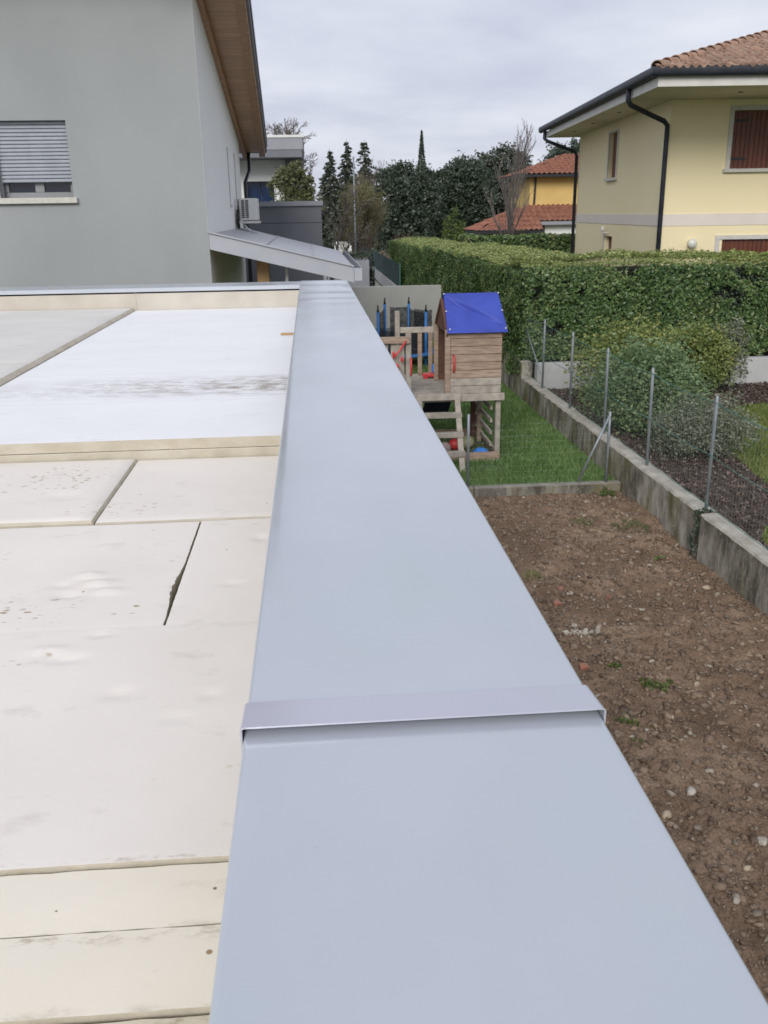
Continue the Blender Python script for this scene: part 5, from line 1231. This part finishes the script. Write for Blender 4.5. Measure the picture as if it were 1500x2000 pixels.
# toys
def ball(label, x, y, r, z0, mat):
    return one('ball', label, 'ball', MB().ball((x, y, z0+r), r, 18, 12), MT[mat], (x, y, z0), smooth=True)
ball('red ball in the sandbox under the tower', 1.95, 12.52, 0.085, 0.166, 'red_plastic')
ball('faded greyish ball left of the red ball in the sandbox', 1.78, 12.30, 0.09, 0.166, 'ball_grey')
ball('tan ball right of the red ball in the sandbox', 2.14, 12.56, 0.10, 0.166, 'ball_tan')
def bucket_dome():
    mb = MB(); P = [(0.12, 0), (0.118, 0.03), (0.10, 0.07), (0.06, 0.10), (0.0, 0.112)]; n = 18
    for r_, z_ in P:
        for k in range(n): a = 2*math.pi*k/n; rr = r_*(1+0.05*math.cos(6*a)); mb.V.append((2.27+rr*math.cos(a), 12.19+rr*math.sin(a), 0.166+z_))
    for j in range(len(P)-1):
        for k in range(n): mb.F.append((j*n+k, j*n+(k+1) % n, (j+1)*n+(k+1) % n, (j+1)*n+k))
    one('sand_mould', 'bright blue scalloped sand mould in the front of the sandbox', 'toy', mb, MT['blue_plastic'], (2.27, 12.19, 0.166), smooth=True)
bucket_dome()
tk = thing('toy_truck', 'red and blue plastic toy on the tower deck', 'toy', (1.74, 13.4, PZ+0.028))
MB().box(1.60, 1.83, 13.34, 13.48, PZ+0.05, PZ+0.10).build('tray', MT['red_plastic'], tk, bevel=0.015, seg=2)
MB().box(1.74, 1.84, 13.36, 13.46, PZ+0.101, PZ+0.235).build('cab', MT['blue_plastic'], tk, bevel=0.03, seg=2)
for x in (1.64, 1.78):
    for y in (13.335, 13.47):
        MB().tube([(x, y, PZ+0.06), (x, y+0.015, PZ+0.06)], 0.032, 12).build('wheel', MT['red_plastic'], tk)
nv_ = thing('hanging_panel', 'dark navy fabric swing panel hanging under the tower deck', 'panel', (1.83, 13.5, PZ))
MB().hexa([(1.60, 13.50, 0.52), (2.0, 13.50, 0.52), (2.0, 13.52, 0.52), (1.60, 13.52, 0.52), (1.69, 13.50, 0.80), (2.09, 13.50, 0.80), (2.09, 13.52, 0.80), (1.69, 13.52, 0.80)]).build('fabric', MT['navy'], nv_)
for x in (1.72, 2.06): MB().tube([(x, 13.51, 0.79), (x, 13.51, PZ)], 0.006, 6).build('rope', MT['black_plastic'], nv_)
# red rope toys on the rail
ch = thing('red_climbing_net', 'red rope and plastic bits hanging from the balcony rail', 'rope toy', (1.1, 12.02, 1.5))
MB().tube([(1.22, 12.03, 1.80), (1.12, 12.01, 1.66), (1.06, 12.0, 1.60), (1.0, 12.02, 1.52)], 0.012, 8).build('rope', MT['red_plastic'], ch, smooth=True)
for x, z in ((1.05, 1.63), (1.16, 1.56), (1.10, 1.47), (0.99, 1.52)):
    MB().ball((x, 12.0, z), 0.03, 10, 7, (0.7, 0.6, 1.3)).build('bead', MT['red_plastic'], ch, smooth=True)

# ================================================================== TRAMPOLINE
tp = thing('trampoline', 'small trampoline with blue padded poles and black net before the end wall', 'trampoline', (1.95, 20.6, 0.13))
R_ = 0.78; cx, cy = 1.95, 20.6
PA = [(1.42, 20.05), (1.66, 21.2), (2.22, 21.25), (2.48, 20.15), (1.2, 20.7), (2.72, 20.75)]
PA = PA[:4]
mb = MB(); n = 28
ring = [(cx+R_*math.cos(2*math.pi*k/n), cy+R_*math.sin(2*math.pi*k/n), 0.42) for k in range(n+1)]
mb.tube(ring, 0.028, 6, cap=False).build('frame_ring', MT['galv'], tp, smooth=True)
mb = MB(); mb.V = [(cx, cy, 0.42)]+[(cx+(R_-0.12)*math.cos(2*math.pi*k/n), cy+(R_-0.12)*math.sin(2*math.pi*k/n), 0.425) for k in range(n)]
mb.F = [(0, 1+k, 1+(k+1) % n) for k in range(n)]; mb.build('jumping_mat', MT['black_plastic'], tp)
mb = MB(); mb.V = [(cx+rr*math.cos(2*math.pi*k/n), cy+rr*math.sin(2*math.pi*k/n), zz) for rr, zz in ((R_-0.13, 0.44), (R_+0.03, 0.455), (R_+0.035, 0.40)) for k in range(n)]
mb.F = [(j*n+k, (j+1)*n+k, (j+1)*n+(k+1) % n, j*n+(k+1) % n) for j in range(2) for k in range(n)]; mb.build('edge_pad', MT['blue_foam'], tp, smooth=True)
for (x, y), zt in zip(PA, (1.36, 1.42, 1.42, 1.34)):
    p = MB().tube([(x, y, 0.13), (x, y, zt)], 0.032, 10).build('pole', MT['blue_foam'], tp, smooth=True)
    MB().tube([(x, y, zt), (x, y, zt+0.06), (x, y, zt+0.15)], [0.03, 0.02, 0.014], 8).build('cap', MT['black_plastic'], p, smooth=True)
mb = MB(); q = [PA[0], PA[1], PA[2], PA[3]]
def netp(a, b_, z0, z1, sg):
    nn = 8
    for i in range(nn):
        for t in (i/nn, (i+1)/nn):
            x = a[0]+(b_[0]-a[0])*t; y = a[1]+(b_[1]-a[1])*t; s = sg*4*t*(1-t)
            mb.V += [(x, y, z0), (x, y, z1-s)]
        k = len(mb.V); mb.F.append((k-4, k-2, k-1, k-3))
netp(PA[0], PA[1], 0.45, 1.34, 0.03); netp(PA[2], PA[3], 0.45, 1.32, 0.03)
netp((PA[1][0]+0.12, 21.22), PA[2], 0.45, 1.36, 0.02); netp(PA[0], PA[3], 0.45, 0.98, 0.05)
netp((2.3, 20.9), (2.66, 20.5), 0.45, 1.34, 0.02)
mb.build('safety_net', MT['black_net'], tp)

# ================================================================== THINGS LYING ON THE BARE EARTH
def rock(name, label, cat, x, y, s, mat, seed, sq=(1, 1, 0.6), group=None):
    r = np.random.default_rng(seed); bm = bmesh.new(); bmesh.ops.create_icosphere(bm, subdivisions=2, radius=0.5)
    ph = r.random(6)*6
    for v in bm.verts:
        p = np.array(v.co); k = 1+0.14*math.sin(p[0]*7+ph[0])+0.14*math.sin(p[1]*8+ph[1])+0.10*math.sin(p[2]*9+ph[2]+p[0]*5)+0.05*r.normal()
        v.co = Vector(p*k*np.array(sq)*s)
    me = bpy.data.meshes.new(name); bm.to_mesh(me); bm.free(); me.materials.append(MT[mat]); 
    for p in me.polygons: p.use_smooth = True
    z = float(ez(np.array([x]), np.array([y]))[0]); o = place(name, me, None, (x, y, z+0.18*s*sq[2])); o.rotation_euler = (0, 0, r.random()*6)
    tag(o, label, cat, group); return o
rb = thing('rubble_heap', 'elongated heap of white mortar rubble on the bare earth', 'rubble', (2.09, 6.7, 0.06))
r = np.random.default_rng(61)
for k in range(34):
    bm = bmesh.new(); bmesh.ops.create_icosphere(bm, subdivisions=1, radius=0.5)
    s = 0.02+0.045*r.random()**1.5
    for v in bm.verts: v.co = v.co*(s*(1+0.3*r.normal()))
    me = bpy.data.meshes.new('mortar_lump'); bm.to_mesh(me); bm.free(); me.materials.append(MT['white_stone'])
    o = place('mortar_lump', me, rb); o.location = (r.normal()*0.075+0.02, r.normal()*0.035, 0.012+0.022*r.random()); o.rotation_euler = (r.random()*6, r.random()*6, 0); o.scale = (1.2, 0.9, 0.7)
    ORG[o.name] = ORG[rb.name]
for i, (x, y, s, mt_, lb) in enumerate([(2.16, 4.52, 0.085, 'white_stone', 'angular white stone on the earth near the coping edge'), (1.92, 4.30, 0.095, 'tan_stone', 'rounded tan stone with white top against the coping edge'), (2.34, 5.34, 0.075, 'tan_stone', 'smooth oval tan pebble below the green weed'), (2.72, 5.78, 0.07, 'tan_stone', 'orange tan stone right of the green weed'), (2.36, 4.02, 0.085, 'white_stone', 'pale lumpy stone at the right edge of the earth'), (1.99, 3.55, 0.05, 'white_stone', 'white chip low on the earth by the coping'), (2.19, 3.84, 0.06, 'tan_stone', 'tan stone low at the right edge'), (3.50, 7.45, 0.085, 'tan_stone', 'tan stone at the foot of the concrete wall')]):
    rock('stone', lb, 'stone', x, y, s*0.78, mt_, 300+i, (1.1, 0.85, 0.6), 'larger stones on the bare earth')
for i, (x, y, s, lb) in enumerate([(2.08, 7.32, 0.06, 'flat red brick shard below the grass tuft at the coping edge'), (2.19, 7.62, 0.04, 'small red brick shard highest up the earth strip'), (2.58, 7.42, 0.04, 'small red brick shard out in the middle of the earth'), (1.96, 6.10, 0.065, 'triangular red brick shard against the coping edge'), (2.30, 8.55, 0.03, 'tiny red brick shard near the far end of the earth')]):
    r = np.random.default_rng(400+i); n = 6; mb = MB(); an = np.sort(r.random(n)*6.283); z = float(ez(np.array([x]), np.array([y]))[0])
    mb.V = [(x+s*(0.5+0.3*r.random())*math.cos(a), y+s*(0.5+0.3*r.random())*math.sin(a), z+zz) for zz in (-0.01, 0.018) for a in an]
    mb.F = [tuple(range(n-1, -1, -1)), tuple(range(n, 2*n))]+[(k, (k+1) % n, n+(k+1) % n, n+k) for k in range(n)]
    one('brick_shard', lb, 'brick shard', mb, MT['shard'], (x, y, z), 'red brick shards on the bare earth')
def weed(label, x, y, rad_, hgt, n, seed, mat='spring_leaf', broad=0.5):
    r = np.random.default_rng(seed); z = float(ez(np.array([min(x, 3.7)]), np.array([min(y, 10.5)]))[0])
    t = thing('weed', label, 'weed', (x, y, z), 0, 'weeds growing on the bare earth')
    if mat == 'shrub_leaf':
        kk = max(2, n//14); cc = np.stack([r.normal(size=kk)*rad_*0.45, r.normal(size=kk)*rad_*0.3, hgt*0.3*r.random(kk)], -1)
        C = np.repeat(cc, 14, axis=0)+r.normal(size=(kk*14, 3))*np.array([0.02, 0.02, 0.012]); C[:, 2] = np.abs(C[:, 2])+0.004
        V, F = leaf_arrays(C, 0.032, r, aspect=0.6); place('leaves', newmesh('leaves', V, F, MT['spring_leaf']), t); return
    a = r.random(n)*6.283; d = rad_*r.random(n)**0.5; hh = hgt*(0.2+0.9*r.random(n))*(1-0.4*d/rad_)
    base = np.stack([np.cos(a)*d*0.8, np.sin(a)*d*0.8, 0*a], -1); a = a+r.normal(size=n); tip = base+np.stack([np.cos(a)*d*0.5, np.sin(a)*d*0.5, hh], -1)
    w_ = (0.0025+0.004*r.random(n)*broad)[:, None]; px = np.stack([-np.sin(a), np.cos(a), 0*a], -1)*w_; mid = (base+tip)/2+np.array([0, 0, 0.012])
    V = np.stack([base, mid+px, tip, mid-px], 1).reshape(-1, 3); place('leaves', newmesh('leaves', V, np.arange(n*4).reshape(n, 4), MT[mat]), t)
for i, a in enumerate([('largest green weed, in the middle of the earth strip', 2.42, 5.80, 0.13, 0.07, 130, 'shrub_leaf'), ('small green weed left of the largest one', 2.22, 6.08, 0.07, 0.045, 50, 'shrub_leaf'), ('light grassy tuft on the earth near the kerb', 2.88, 9.36, 0.14, 0.07, 90, 'spring_leaf'), ('wide grassy tuft near the foot of the concrete wall', 3.40, 9.2, 0.22, 0.08, 150, 'spring_leaf'), ('grass tuft leaning at the coping edge by the earth', 2.0, 7.95, 0.11, 0.10, 70, 'grass2'), ('tiny weed below the cover strip end', 2.02, 5.30, 0.08, 0.05, 50, 'shrub_leaf'), ('green clump in the corner where kerb meets wall', 3.52, 10.42, 0.17, 0.16, 160, 'shrub_leaf'), ('faint weed seedling under the wall joint', 3.35, 8.2, 0.08, 0.05, 40, 'shrub_leaf'), ('lowest small weed near the coping edge', 2.02, 5.05, 0.06, 0.04, 35, 'spring_leaf')]):
    weed(*a[:6], 500+i, a[6])
